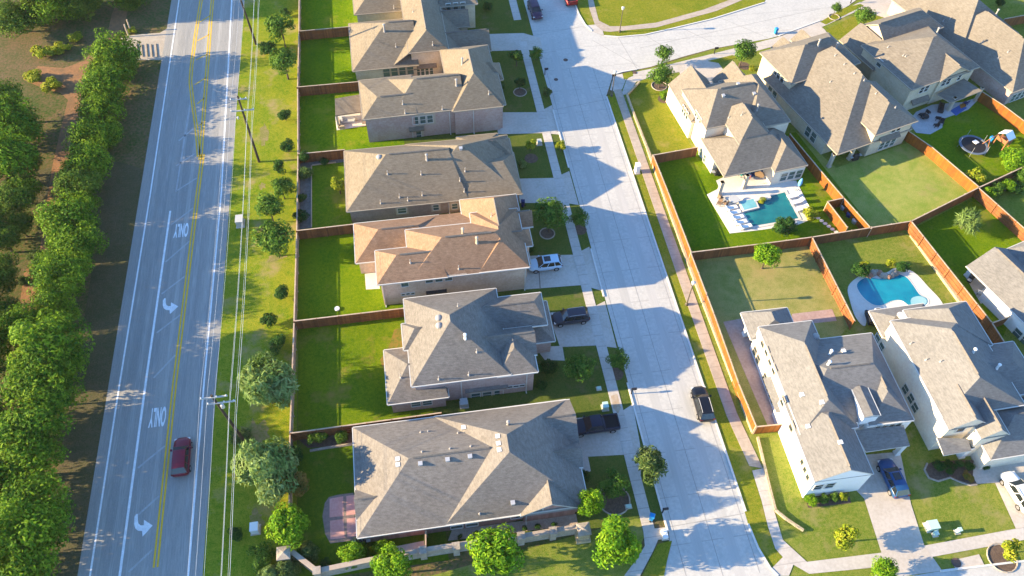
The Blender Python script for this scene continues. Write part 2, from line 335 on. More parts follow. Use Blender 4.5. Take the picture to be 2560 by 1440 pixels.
# side street and crossing street, one concrete sheet
SW, SE = 22.3, 31.0
xp = lambda *pts: [tuple(G(*p).to_2d()) for p in pts]
street = [(SW,-40),(SW,26)] + xp((1672,1345),(1655,1395),(1640,1440)) + []
street = [(SW,140),(SW,27.5)] + xp((1674,1350),(1660,1400),(1648,1440)) + [(19,10),(-10,8),(-10,-30),(80,-30)] + xp((2560,1403),(2350,1428),(2190,1455),(1985,1470),(1945,1440),(1925,1420),(1895,1370),(1870,1310)) + [(SE,29)] + [(SE,96.5)] + xp((1533,187),(1556,180),(1592,174),(1627,167),(1703,143),(1780,122),(1920,97),(1947,90),(2050,52),(2120,15),(2160,-15),(2230,-80)) + xp((1960,-70),(1910,7),(1780,48),(1680,72),(1613,87),(1547,93),(1510,90),(1480,78),(1463,62),(1447,35),(1433,0),(1420,-60))
wsheet('street', street, 0.012, M_CONC)
def kerb(pts, px=False, w=0.2, h=0.12):
    p = [tuple(G(*q).to_2d()) if px else q for q in pts]; mb = MB()
    for a, b in zip(p, p[1:]): mb.beam(a, b, w, 0.0, h)
    return struct('kerb', mb, M_CURB)
kerb([(SE+.1,28.5),(SE+.1,96.5)]); kerb([(1533,187),(1556,180),(1592,174)][::-1], True)
kerb([(1870,1310),(1895,1370),(1925,1420),(1945,1440)], True)
for a, b in ((27.6,33.2),(35,45.8),(58.6,66.6),(82,94.6)): kerb([(SW-.1,a),(SW-.1,b)])
kerb([(1910,7),(1780,48),(1680,72),(1613,87),(1547,93),(1510,90)], True)
kerb([(1480,78),(1463,62),(1447,35),(1433,0),(1420,-60)], True)
kerb([(1947,90),(2050,52)], True); kerb([(2350,1428),(2560,1403)], True)
# left sidewalk, driveways
mbk = MB(); mbk.box(19.65, 20.9, 27.5, 112, 0, 0.05); struct('sidewalk', mbk, M_WALK)
mbk = MB(); mbk.box(19.7, 21.0, 118, 140, 0, 0.05); struct('sidewalk', mbk, M_WALK)
sheet('corner_ramp', [(1608,1327),(1632,1322),(1668,1318),(1672,1345),(1645,1350),(1632,1380),(1600,1440),(1560,1440),(1590,1400),(1612,1365)], 0.052, M_WALK)
def drive(pts, z=0.03): return sheet('driveway', pts, z, M_DRIVE)
drive([(1200,86),(1308,83),(1350,95),(1357,128),(1322,125),(1225,128)])
drive([(1240,281),(1345,281),(1380,263),(1402,337),(1357,333),(1245,336)])
drive([(1290,447),(1385,445),(1423,428),(1447,513),(1410,507),(1300,508)])
drive([(1310,640),(1435,637),(1473,617),(1507,728),(1455,713),(1310,724)])
drive([(1370,782),(1468,775),(1512,753),(1542,870),(1490,864),(1400,868)])
sheet('walkway', [(1340,872),(1362,900),(1412,902),(1406,865),(1380,866)], 0.034, M_DRIVE)
drive([(1435,1046),(1545,1035),(1582,1010),(1600,1110),(1602,1188),(1562,1137),(1472,1142),(1440,1143)])
sheet('walkway', [(1440,1143),(1470,1142),(1477,1178),(1450,1188)], 0.034, M_DRIVE)
sheet('driveway_seam', [(1345,664),(1348,664),(1352,722),(1349,722)], 0.033, mat('seam',(0.2,0.17,0.14),0.9))
# grey repaired sidewalk stain
sheet('rust_stain', [(1527,990),(1543,985),(1552,1020),(1545,1034),(1533,1022)], 0.053, mat('rust_stained_concrete',(0.34,0.24,0.15),0.9,(0.42,0.36,0.28),(1.5,)))
# right side of the street
wsheet('lawn', [(SE+.2,-20),(150,-20),(150,150)] + xp((2230,-60),(2120,17),(2050,54),(1947,92),(1780,124),(1627,169),(1560,184),(1540,200)) + [(SE+.2,94)], 0.005, M_LAWN2)
sheet('street_lawn', [(1565,235),(1600,205),(1640,190),(1680,215),(1668,250),(1730,370),(1640,390),(1610,340)], 0.009, M_LAWN3)
sheet('verge_grass', [(1519,240),(1537,232),(1580,360),(1620,480),(1697,700),(1793,960),(1880,1177),(1938,1372),(1957,1393),(1945,1440),(1925,1420),(1895,1370),(1870,1310),(1853,1250),(1767,960),(1593,480)], 0.009, M_LAWN3)
mbk = MB(); mbk.prism([(32.55,98.0),(32.5,60),(32.6,40),(33.2,33.5),(34.6,33.0),(33.9,40),(33.85,60),(33.8,98.0)], 0, 0.05); struct('sidewalk', mbk, M_WALK2)
sheet('sidewalk', [(1880,1177),(1913,1170),(1920,1215),(1935,1277),(1957,1350),(2017,1405),(2203,1382),(2307,1365),(2560,1318),(2560,1350),(2480,1365),(2327,1393),(2177,1420),(2023,1435),(1983,1412),(1957,1393),(1938,1372),(1920,1318),(1903,1250)], 0.05, M_WALK)
sheet('corner_ramp', [(1957,1393),(1983,1412),(1972,1440),(1945,1440),(1925,1425),(1945,1405)], 0.054, M_WALK)
sheet('corner_ramp', [(1533,188),(1560,184),(1566,196),(1556,222),(1545,232),(1525,225)], 0.03, M_WALK)
sheet('sidewalk', [(1553,238),(1566,200),(1590,180),(1640,170),(1720,150),(1780,135),(1900,105),(1950,92),(2120,20),(2150,5),(2165,18),(2050,70),(1950,112),(1890,128),(1780,160),(1700,180),(1620,195),(1590,205),(1573,235)], 0.035, M_WALK)
sheet('driveway', [(1690,160),(1780,138),(1790,150),(1850,230),(1740,230),(1700,185)], 0.039, M_DRIVE)
sheet('driveway', [(1930,98),(2045,60),(2062,75),(2110,140),(1990,150)], 0.039, M_DRIVE)
sheet('driveway', [(2130,18),(2240,-40),(2310,20),(2270,80),(2220,48)], 0.039, M_DRIVE)
sheet('lawn_patch', [(1768,153),(1830,138),(1850,142),(1795,158)], 0.042, M_LAWN3)
sheet('lawn_patch', [(2050,55),(2110,20),(2150,10),(2160,14),(2065,62)], 0.042, M_LAWN3)
sheet('lawn_patch', [(2065,75),(2155,30),(2215,48),(2150,100),(2085,95)], 0.042, M_LAWN3)
sheet('lawn_patch', [(1556,185),(1580,178),(1583,190),(1560,200)], 0.042, M_LAWN3)
# across the crossing street
wsheet('lawn', xp((1436,-80),(1447,33),(1463,60),(1482,77),(1512,88),(1547,91),(1613,85),(1680,70),(1780,46),(1910,5),(1960,-80)), 0.014, M_LAWN3)
sheet('sidewalk', [(1467,-20),(1478,-20),(1497,52),(1525,66),(1560,66),(1640,57),(1760,24),(1850,-10),(1880,-10),(1790,28),(1640,69),(1525,80),(1507,78),(1487,62),(1473,20)], 0.035, M_WALK2)
sheet('corner_ramp', [(1463,64),(1487,62),(1507,78),(1510,90),(1482,79)], 0.042, M_WALK)
# bottom right lots
sheet('driveway', [(2160,1247),(2110,1195),(2130,1140),(2250,1130),(2277,1260),(2310,1363),(2355,1427),(2182,1452),(2203,1382)], 0.052, M_DRIVE)
sheet('driveway', [(2487,1207),(2430,1150),(2420,1130),(2600,1080),(2640,1250),(2560,1330),(2540,1323)], 0.03, M_DRIVE)
sheet('walkway', [(2434,1150),(2490,1207),(2442,1210),(2432,1190)], 0.034, M_DRIVE)
sheet('concrete_pad', [(2377,1402),(2447,1386),(2460,1412),(2393,1430)], 0.05, M_DRIVE)
sheet('front_lawn', [(2275,1190),(2330,1160),(2440,1212),(2487,1207),(2538,1322),(2312,1362),(2278,1262)], 0.012, M_LAWN2)
sheet('front_lawn', [(1885,1090),(1960,1095),(2010,1235),(2130,1200),(2160,1250),(2200,1380),(2020,1402),(1960,1350)], 0.009, M_LAWN2)
# back yards on the right
sheet('back_lawn', [(1645,410),(1745,380),(1990,330),(2180,572),(1732,632)], 0.012, M_LAWN)
sheet('back_lawn', [(1990,330),(2090,420),(2290,350),(2450,480),(2300,555),(2185,575)], 0.012, mat('lawn_tan',(0.14,0.23,0.018),0.95,(0.34,0.32,0.085),(0.14,0.8,10.0),bump=0.8,bscale=18,patch=((0.33,0.25,0.10),0.2,0.55,0.7)))
sheet('back_lawn', [(2290,350),(2280,290),(2450,230),(2600,330),(2600,400),(2450,480)], 0.012, M_LAWN)
sheet('back_lawn', [(2285,570),(2450,485),(2640,620),(2560,720),(2500,860)], 0.012, M_LAWN)
sheet('back_lawn', [(2035,605),(2280,570),(2490,850),(2340,800),(2140,800)], 0.012, M_LAWN2)
sheet('back_lawn', [(1735,650),(2030,610),(2135,800),(1890,1085)], 0.012, mat('lawn_dry',(0.155,0.18,0.03),0.95,(0.33,0.28,0.095),(0.18,0.9,10.0),bump=0.8,bscale=18,patch=((0.33,0.25,0.10),0.2,0.55,0.7)))
sheet('walkway', [(1808,805),(1862,795),(1885,880),(1950,1075),(1925,1078),(1880,975)], 0.03, M_PINK)
sheet('patio_slab', [(1980,785),(2080,773),(2092,802),(1975,815)], 0.03, M_PINK)

M_JOINT = mat('joint_sealant', (0.25,0.24,0.225), .9, (0.32,0.31,0.285), (2.,)); M_TYREBAND = mat('tyre_darkened_concrete', (0.395,0.385,0.355), .85, (0.445,0.43,0.40), (0.15,1.5), aniso=(2.,.15,1))
for x in (24.9, 28.4):
    mb = MB(); mb.face([(x-.55,20,.0145),(x+.55,20,.0145),(x+.55,112,.0145),(x-.55,112,.0145)]); struct('tyre_band', mb, M_TYREBAND)
for x in (SW+.55, 26.6, SE-.55):
    mb = MB(); mb.face([(x-.035,22,.018),(x+.035,22,.018),(x+.035,104,.018),(x-.035,104,.018)]); struct('street_joint', mb, M_JOINT)
for a, b in (((1327,90),(1462,65)),((1382,275),(1520,248)),((1670,1318),(1858,1284)),((1480,100),(1600,168)),((1545,93),(1592,172)),((1613,88),(1700,142)),((1700,68),(1800,115)),((1800,44),(1920,95)),((1600,120),(2050,22)),((1352,133),(1390,128))):
    mb = MB(); mb.beam(G(*a), G(*b), .07, .016, .019); struct('street_joint', mb, M_JOINT)
# ================================================================== HOUSES
R_TAUPE = shingle('taupe_shingles', (0.158, 0.130, 0.094), (0.215, 0.182, 0.136))
R_TAN = shingle('tan_shingles', (0.195, 0.120, 0.076), (0.29, 0.188, 0.124))
R_DRAB = shingle('drab_shingles', (0.148, 0.130, 0.106), (0.205, 0.182, 0.150))
R_GREY = shingle('grey_shingles', (0.130, 0.118, 0.106), (0.195, 0.178, 0.160))
R_GREYB = shingle('weathered_grey_shingles', (0.148, 0.132, 0.117), (0.212, 0.192, 0.170))
R_PALE = shingle('pale_grey_shingles', (0.145, 0.140, 0.134), (0.195, 0.188, 0.18))
def brick(n, a, b, l): return pattern_mat(n, a, b, l, 'brick', size=0.42, depth=0.5, base=(0.5, 3.5))
B_ROSE = brick('rose_brick', (0.400, 0.250, 0.205), (0.488, 0.354, 0.305), (0.549, 0.464, 0.403))
B_TAN = brick('tan_brick', (0.537, 0.366, 0.256), (0.671, 0.512, 0.378), (0.671, 0.561, 0.451))
B_BUFF = brick('buff_brick', (0.488, 0.403, 0.268), (0.610, 0.525, 0.378), (0.634, 0.561, 0.439))
B_BROWN = brick('brown_brick', (0.244, 0.183, 0.152), (0.342, 0.268, 0.220), (0.390, 0.329, 0.281))
B_WHITE = brick('white_brick', (0.780, 0.780, 0.732), (0.780, 0.780, 0.780), (0.732, 0.708, 0.659))
B_CREAM = brick('cream_brick', (0.683, 0.573, 0.439), (0.780, 0.708, 0.561), (0.708, 0.622, 0.512))
B_PINK = pattern_mat('rose_siding', (0.403, 0.232, 0.207), (0.488, 0.305, 0.268), (0.293, 0.171, 0.146), 'boards', size=0.4, depth=0.4)
M_TRIMW = mat('white_trim', (0.60, 0.58, 0.53), 0.55)
M_TRIMT = mat('tan_trim', (0.38, 0.32, 0.24), 0.6)
M_TRIMB = mat('buff_casing', (0.50, 0.43, 0.33), 0.7, (0.44, 0.37, 0.28), (2.0,))
M_SOFFIT = mat('soffit', (0.35, 0.32, 0.27), 0.8)
M_RCAP = mat('ridge_cap', (0.13, 0.115, 0.10), 0.95, (0.18, 0.16, 0.14), (4.0,))
M_FLASH = mat('vent_flashing', (0.34, 0.32, 0.30), .55)
class House:
    def __init__(s, name, label, rz_deg, base_px, roof, wall, trim=None, over=0.38):
        s.over = over
        c = G(*base_px); s.rz = math.radians(rz_deg); s.c = Vector((c.x, c.y, 0))
        s.o = thing(name, label, 'house', s.c, s.rz)
        s.R = Matrix.Rotation(-s.rz, 3, 'Z'); s.M = Matrix.Translation(s.c) @ Matrix.Rotation(s.rz, 4, 'Z'); s.MI = s.M.inverted()
        s.roof, s.wall, s.trim = MB(), MB(), MB(); s.rm, s.wm, s.tm = roof, wall, trim or M_TRIMT
        s.blocks = []; s.k = 0; s.caps = []
    def L(s, px, z): return s.R @ (G(px[0], px[1], z)-s.c)
    def block(s, rect, ze, zr, r, rb=None, axis='x', gable='', wi={}, walls=True, zw=0.0, cap=True):
        """hip or gable roof over a plan rectangle (local metres): eave and ridge heights, ridge from r[0] to r[1] at rb across"""
        s.k += 1; e = 0.004*s.k; ze += e; zr += e
        x0, x1, y0, y1 = rect
        sw = axis == 'y'
        a0, a1, b0, b1 = (y0, y1, x0, x1) if sw else (x0, x1, y0, y1)      # a along the ridge, b across
        mid = (b0+b1)/2; half = (b1-b0)/2
        if rb is None: rb = mid
        r0, r1 = max(r[0], a0), min(r[1], a1)
        lo, hi = ('S', 'N') if sw else ('W', 'E')
        if lo in gable: r0 = a0
        if hi in gable: r1 = a1
        P = lambda a, b, z: (b, a, z) if sw else (a, b, z)
        c00, c10, c11, c01 = P(a0, b0, ze), P(a1, b0, ze), P(a1, b1, ze), P(a0, b1, ze)
        R0, R1 = P(r0, rb, zr), P(r1, rb, zr)
        dn = lambda p, d=0.16: (p[0], p[1], p[2]-d)
        faces = [[c00, c10, R1, R0], [c11, c01, R0, R1]]
        if lo not in gable: faces.append([c01, c00, R0])
        if hi not in gable: faces.append([c10, c11, R1])
        for f in faces:
            g = []
            for p in f:
                if not g or (Vector(p)-Vector(g[-1])).length > 1e-4: g.append(p)
            s.roof.face(g)
        # fascia, gable rakes, soffit
        edges = [(c00, c10, False), (c11, c01, False)]
        edges += [(c01, R0, True), (R0, c00, True)] if lo in gable else [(c01, c00, False)]
        edges += [(c10, R1, True), (R1, c11, True)] if hi in gable else [(c10, c11, False)]
        for p, q, rake in edges:
            d = Vector(q)-Vector(p); dh = Vector((d.x, d.y, 0))
            if dh.length < .05: continue
            s.trim.face([dn(p), dn(q), q, p])
            if not rake:
                n = Vector((dh.y, -dh.x, 0)).normalized(); ctr = Vector(P((a0+a1)/2, mid, ze)); 
                if (Vector(p)-ctr).dot(n) < 0: n = -n
                o1, o2 = Vector(p)+n*0.09, Vector(q)+n*0.09
                up = Vector((0, 0, 0.02))
                s.trim.face([Vector(p)+up, Vector(q)+up, o2+up, o1+up]); s.trim.face([o1+up, o2+up, Vector(dn(o2, .13)), Vector(dn(o1, .13))]); s.trim.face([dn(p, .13), dn(q, .13), dn(o2, .13), dn(o1, .13)])
        s.trim.face([dn(c00), dn(c01), dn(c11), dn(c10)], 1)
        if walls:
            OV = s.over; X0, X1, Y0, Y1 = x0+OV+wi.get('W', 0), x1-OV-wi.get('E', 0), y0+OV+wi.get('S', 0), y1-OV-wi.get('N', 0)
            s.wall.box(X0, X1, Y0, Y1, zw, ze-0.17)
            for side, rr in ((lo, r0), (hi, r1)):
                if side in gable:
                    aa = rr+OV*(1 if side == lo else -1); k = (zr-ze)/half; bb0, bb1 = b0+OV, b1-OV
                    zz = ze-0.2
                    s.wall.face([P(aa, bb0, zz), P(aa, bb1, zz), P(aa, bb1, ze+OV*k*.5-.1), P(aa, rb, zr-0.12), P(aa, bb0, ze+OV*k*.5-.1)])
        if cap and r1-r0 > 3: s.caps.append((P(r0+.4, rb, zr), P(r1-.4, rb, zr)))
        s.blocks.append((x0, x1, y0, y1, ze, zr))
        return x0, x1, y0, y1
    def slope(s, pts, thick=0.16, local=False):
        """a free roof plane (porch, awning, catslide) from surveyed corners (px, py, z)"""
        s.k += 1; P = [Vector(p) if local else s.L(p[:2], p[2]) for p in pts]
        s.roof.face([tuple(p) for p in P])
        s.trim.face([(p.x, p.y, p.z-thick) for p in P], 1)
        for k in range(len(P)):
            p, q = P[k], P[(k+1) % len(P)]; s.trim.face([p, q, (q.x, q.y, q.z-thick), (p.x, p.y, p.z-thick)])
    def finish(s):
        o = s.o
        s.roof_o = s.roof.build('roof', s.rm, o, recalc=False)
        bm = bmesh.new(); bm.from_mesh(s.roof_o.data)
        for f in bm.faces:
            if f.normal.z < 0: f.normal_flip()
        bm.to_mesh(s.roof_o.data); bm.free()
        s.trim.build('eave_trim', [s.tm, M_SOFFIT], o)
        s.wall.build('wall', s.wm, o)
        if s.caps:
            for a, b in s.caps:
                mb = MB(); mb.tube([Vector(a)+Vector((0, 0, .02)), Vector(b)+Vector((0, 0, .02))], 0.12, 4); mb.build('ridge_cap', M_RCAP, o)
        s.bw = BVHTree.FromPolygons([Vector(v) for v in s.wall.v], s.wall.f)
        s.br = BVHTree.FromPolygons([Vector(v) for v in s.roof.v], s.roof.f)
    def hit(s, bv, px):
        d = (s.R @ ray(*px)).normalized(); org = s.R @ (CAM-s.c)
        h = bv.ray_cast(org, d)
        return (h[0], h[1], d) if h[0] is not None else (None, None, None)
    def hidden(s, p):
        org = s.R @ (CAM-s.c); d = (p-org); h = s.br.ray_cast(org, d.normalized(), d.length-.3)
        return h[0] is not None
    def window(s, px, w, h, n=1, frame=None, casing=0.0, glass=None, gap=0.25, name='window', down=(0, 4)):
        for k in range(9):                       # slide down the wall if the eave is in the way
            p, nn, d = s.hit(s.bw, (px[0]-k*down[0], px[1]+k*down[1]))
            if p is not None and abs(nn.z) < .5 and not s.hidden(p): break
        else: p = None
        if p is None: print('   window missed', s.o.name, px); return
        if nn.dot(d) > 0: nn = -nn
        T = Matrix.Translation(p) @ Matrix.Rotation(math.atan2(nn.y, nn.x)-PI/2, 4, 'Z')   # +y out of the wall
        tot = n*w+(n-1)*gap; mb = MB(); gl = MB(); t = 0.09
        for i in range(n):
            c = -tot/2+w/2+i*(w+gap)
            mb.box(c-w/2-t, c-w/2, -.02, .07, -h/2-t, h/2+t, 0, T); mb.box(c+w/2, c+w/2+t, -.02, .07, -h/2-t, h/2+t, 0, T)
            mb.box(c-w/2, c+w/2, -.02, .07, h/2, h/2+t, 0, T); mb.box(c-w/2, c+w/2, -.02, .10, -h/2-t, -h/2, 0, T)
            if h > .8: mb.box(c-w/2, c+w/2, .0, .055, -.03, .03, 0, T)
            gl.box(c-w/2, c+w/2, -.02, .03, -h/2, h/2, 0, T)
        if casing:
            mb.box(-tot/2-casing, tot/2+casing, -.02, .04, h/2+t, h/2+casing, 1, T); mb.box(-tot/2-casing, tot/2+casing, -.02, .04, -h/2-casing, -h/2-t, 1, T)
            for a, b in ((-tot/2-casing, -tot/2-t), (tot/2+t, tot/2+casing)): mb.box(a, b, -.02, .04, -h/2-t, h/2+t, 1, T)
            for i in range(n-1):
                c = -tot/2+w+i*(w+gap); mb.box(c+t, c+gap-t, -.02, .04, -h/2-t, h/2+t, 1, T)
        wo = mb.build(name, [frame or M_TRIMW, M_TRIMB], s.o); gl.build('pane', glass or M_GLASSG, wo)
    def awning(s, px, w, d, drop=0.5, m=None):
        p, nn, dd = s.hit(s.bw, px)
        if p is None: print('   awning missed', s.o.name, px); return
        if nn.dot(dd) > 0: nn = -nn
        T = Matrix.Translation(p) @ Matrix.Rotation(math.atan2(nn.y, nn.x)-PI/2, 4, 'Z'); mb = MB()
        q = [T @ Vector(v) for v in ((-w/2, -.02, .25), (w/2, -.02, .25), (w/2, d, .25-drop), (-w/2, d, .25-drop), (-w/2, -.02, .1), (w/2, -.02, .1), (w/2, d, .1-drop), (-w/2, d, .1-drop))]
        for f in ((0,1,2,3),(4,7,6,5),(2,6,7,3),(0,3,7,4),(1,5,6,2),(0,4,5,1)): mb.face([q[i] for i in f])
        mb.build('window_awning', m or s.rm, s.o)
    def vent(s, px, kind='pipe', h=0.6, m=None):
        p, nn, d = s.hit(s.br, px)
        if p is None: print('   vent missed', s.o.name, px); return
        mb = MB()
        if kind == 'pipe':
            mb.lathe([(.15, -.12), (.13, .05), (.05, .10), (.05, h), (.065, h), (.065, h+.04)], 8, tuple(p))
        elif kind == 'flue':
            mb.lathe([(.22, -.15), (.14, .1), (.12, h+.3), (.2, h+.34), (.2, h+.46), (.05, h+.52)], 8, tuple(p))
        elif kind == 'dome':
            mb.lathe([(.36, -.12), (.36, .08), (.42, .1), (.40, .22), (.28, .34), (.1, .40)], 12, tuple(p))
        else:
            T = Matrix.Translation(p); mb.box(-.18, .18, -.18, .18, -.25, .18, 0, T); mb.box(-.23, .23, -.23, .23, .18, .23, 0, T)
        mb.build({'pipe': 'roof_vent', 'flue': 'flue_pipe', 'dome': 'roof_turbine', 'box': 'roof_vent'}[kind], m or (M_FLASH if kind != 'box' else M_WHITE), s.o)
    def column(s, px, w, h, m=None, at=None):
        p = at or s.L(px, 0); mb = MB(); mb.box(p.x-w/2, p.x+w/2, p.y-w/2, p.y+w/2, 0, h); mb.box(p.x-w/2-.06, p.x+w/2+.06, p.y-w/2-.06, p.y+w/2+.06, 0, .25); mb.box(p.x-w/2-.05, p.x+w/2+.05, p.y-w/2-.05, p.y+w/2+.05, h-.2, h)
        mb.build('porch_column', m or s.wm, s.o)
    def spout(s, px, h):
        p, nn, d = s.hit(s.bw, px)
        if p is None: return
        if nn.dot(d) > 0: nn = -nn
        q = p+nn*0.06; mb = MB(); mb.box(q.x-.05, q.x+.05, q.y-.05, q.y+.05, .05, h); mb.box(q.x-.06, q.x+.06, q.y-.3, q.y+.06, .02, .12); mb.build('downspout', M_TRIMW, s.o)
# ---- left row, from the top of the picture down
h1 = House('brick_house', 'buff brick house at the top of the left row, mostly cut off', 1, (1040, 50), R_TAUPE, B_BUFF)
h1.block((-10.1,4.2,-1.1,9.3),2.8,6.4,(-4.9,0))
h1.block((3.6,10.1,-4,6.5),4.8,7.1,(6,7.7),axis='y',rb=6.8)
h1.finish()
h1.window((1139,4), .7, 1.3, 3, gap=.5)
h1.spout((1108,20), 4.6); h1.vent((985,21), 'pipe')
h2 = House('brick_house', 'taupe roofed house with a tall brick south wall, second from the top of the row', 1, (1040,130), R_TAUPE, B_BUFF)
h2.block((-10.3,0,-6.9,5.4),2.7,6.6,(-4.3,.5))
h2.block((-1.4,4.8,-6.5,13),4.8,7.3,(-4.6,8),axis='y')
h2.block((3,11.8,-5,.6),2.7,4.75,(3,11.8),gable='E')
h2.block((3.5,9.2,1.1,5.6),3.2,4.9,(3.5,9.2),gable='E')
h2.slope([(-1.4,-6.5,4.8),(-1.4,0,4.8),(-4.1,0,2.75),(-4.1,-6.6,2.75)], local=True); h2.slope([(4.8,-6.4,4.82),(4.8,6,4.82),(7.6,6,2.8),(7.6,-6.4,2.8)], local=True); h5.slope([(-2,6.3,4.9),(10,6.3,4.9),(9,10.2,2.72),(-3,10.2,2.72)], local=True) if 0 else None
h2.finish()
h2.window((996,177), .95, 1.7, 4, gap=.3, frame=M_TRIMB, glass=M_GLASSG); h2.window((1062,177), .5, 1.6, 4, gap=.2); h2.awning((1060,163), 4.0, .45)
for p in ((1082,112),(990,117),(1033,30)): h2.vent(p)
h2.vent((961,78), 'flue', .8)
h3 = House('brick_house', 'rose brick two-storey house with a small tan roofed pavilion behind it', 1.5, (1080,330), R_TAUPE, B_ROSE)
h3.block((-5.7,5,-1.1,7.2),4.8,7.7,(-1.8,5))
h3.block((-9.8,-2,-1.15,7.6),4.8,6.5,(-7.3,-2.1),rb=1.4)
h3.block((3.1,10.6,-1.5,13),4.8,8.2,(2.4,8),axis='y')
h3.block((6,11,-1.2,6),4.8,6.9,(1.5,4),axis='y',rb=8.3)
h3.block((4.5,11.8,5.4,9.4),4,5.9,(8,10))
h3.finish()
h3.window((1057,299), .78, 1.35, 3, casing=.4, gap=.28); h3.window((1043,337), 1.2, 1.4, 1, casing=.4); h3.awning((1041,318), 2.2, .5)
for p in ((1007,260),(1013,283),(1106,273),(1222,235)): h3.vent(p)
h3.vent((1141,213), 'flue', .6); h3.vent((1156,160), 'flue', .6)
h3.spout((1125,310), 4.6); h3.spout((1184,305), 4.6)
h4 = House('brick_house', 'low single-storey brown brick house with a long taupe hip roof just above the tan roof', 0, (1080,520), R_TAUPE, B_BROWN)
h4.block((-11.4,5,-1.6,10.1),2.7,6.85,(-5.4,3))
h4.block((-2.7,12,-1.2,10.2),2.72,7.0,(4.4,4.9))
h4.block((4,12.4,-1.6,6.6),2.7,5.15,(7.6,10.3))
h4.block((3,12.2,5.6,9.3),2.9,4.5,(5.5,10))
h4.block((4.7,10.7,6,10.9),2.6,3.7,(7,9))
h4.finish()
for p in ((1005,526),): h4.window(p, 1.1, .95, 1, casing=.3)
for p in ((1090,518),(1137,515)): h4.window(p, .75, 1.0, 1, casing=.3)
for p in ((969,435),(1053,436),(952,508),(999,493),(1020,501),(1056,488),(1163,428),(1150,452),(1161,479)): h4.vent(p)
h4.vent((948,394), 'dome'); h4.vent((1067,399), 'flue', .5); h4.vent((1152,372), 'box', m=M_GALV); h4.spout((1123,520), 2.5)
h5 = House('brick_house', 'tan brick house under the only warm tan shingle roof in the street', 0, (1120,720), R_TAN, B_TAN, M_TRIMW)
h5.block((-11.3,0,3.5,10.25),2.7,4.9,(-8,-3))
h5.block((3,10.7,0,12.2),3.1,7.2,(2.5,8.2),axis='y',rb=7.1)
h5.block((-4.6,10.1,-1.9,6.3),4.9,8.0,(-.2,6.3),rb=1.8)
h5.block((-8.6,0,-2,3.4),4.9,6.9,(-5.9,-1))
h5.block((-2.9,2.4,-1.75,4),4.95,7.0,(.9,3),axis='y')
h5.block((3.9,10.2,-1.85,8),4.92,7.5,(.8,3),axis='y',rb=6.9)
h5.block((4,12,5.8,8.7),3.5,5.1,(4,12),gable='E')
h5.block((4,11.2,1.7,4.6),4.6,6,(7,10.4))
h5.slope([(-3.5,6.2,4.95),(4,6.2,4.95),(4,10.25,2.75),(-3.5,10.25,2.75)], local=True)
h5.finish()
h5.window((1097,696), .85, 1.15, 3, gap=.35); h5.window((1012,711), .85, .7, 1); h5.awning((1091,728), 2.6, .25, .3, M_DARK)
for p in ((1008,736),(1020,734),(1032,733)): h5.window(p, .4, .32, 1, glass=M_GLASS)
h5.vent((1026,657)); h5.vent((1147,672)); h5.vent((1157,584), 'flue', .5, M_TRIMB); h5.vent((1192,606), 'flue', .5, M_TRIMB); h5.vent((1229,541)); h5.spout((1312,700), 4.8); h5.spout((961,740), 4.7)
h6 = House('brick_house', 'pink brick house with a steep grey roof carrying two white round turbines', 0, (1160,960), R_GREY, B_ROSE, M_TRIMW)
h6.block((-6,5.2,-2.3,9.9),4.8,9.0,(3,3.9),axis='y',rb=-.9)
h6.block((-8.9,-2,-3,4.3),2.7,4.9,(-6.2,-3))
h6.block((-6.5,0,2.6,6.3),4.8,6.3,(-5,-1))
h6.block((3.6,8.3,-2.35,3.4),4.72,6.4,(.2,1.6),axis='y')
h6.block((1,10.5,3.85,8.6),4.7,6.4,(3,9.2))
h6.block((.5,8.6,-.1,3.9),4.75,6.5,(1,8.6),gable='E')
h6.block((5,11.3,2.6,8.5),2.9,4.7,(7,8.5))
h6.finish()
h6.window((1218,986), 1.0, 1.3, 3, casing=.3, gap=.35); h6.awning((1216,969), 5.0, .35, .25)
h6.window((1054,1008), 1.0, .95, 2, gap=.3); 
for p in ((1274,967),(1290,965),(1305,963)): h6.window(p, .6, .35, 1, glass=M_GLASS)
h6.vent((1097,796), 'dome'); h6.vent((1098,815), 'dome')
for p in ((1192,880),(1097,948),(1172,937),(1002,944),(1145,766)): h6.vent(p)
h6.vent((1163,845), 'flue', .3, M_WHITE)
h6.spout((1155,990), 4.6); h6.spout((1316,960), 4.6)
h7 = House('brick_house', 'long low rose siding house with a grey hip roof above the stone perimeter wall', 0, (1160,1330), R_GREYB, B_PINK, M_TRIMW)
h7.block((-10.8,6,0,12.5),2.6,6.2,(-4.8,4.0))
h7.block((-10.83,-4,1.9,5.2),2.63,3.95,(-10.83,-5),gable='W')
h7.block((-1.8,13.2,.05,12.55),2.6,7.2,(5,7),axis='y',rb=5.5)
h7.block((5,13.6,6.8,12.5),2.62,4.5,(8,13.6),gable='E')
h7.block((6,12.3,-.2,8),2.64,4.7,(-.2,4),axis='y',gable='S')
h7.block((6,13.45,4.2,7.2),2.7,4.2,(6,13.45),gable='E')
h7.finish()
h7.window((1161,1314), 1.2, .75, 2, gap=.4, frame=M_WHITE); h7.window((1292,1291), 1.2, .75, 1, frame=M_WHITE); h7.window((1344,1277), 1.0, .9, 1)
for p in ((994,1149),(995,1163),(1159,1070),(1244,1092),(1246,1110),(1248,1126)): h7.vent(p, 'box')
for p in ((1051,1160),(1119,1150),(1175,1142),(1282,1258)): h7.vent(p, 'box', m=M_GALV)
for p in ((1052,1081),(1070,1079),(1145,1083),(1055,1130),(1125,1122),(1177,1116),(1199,1284)): h7.vent(p, 'pipe', .25)
h7.vent((1270,1062), 'flue', .3); h7.spout((1114,1330), 2.4); h7.spout((1315,1300), 2.4)
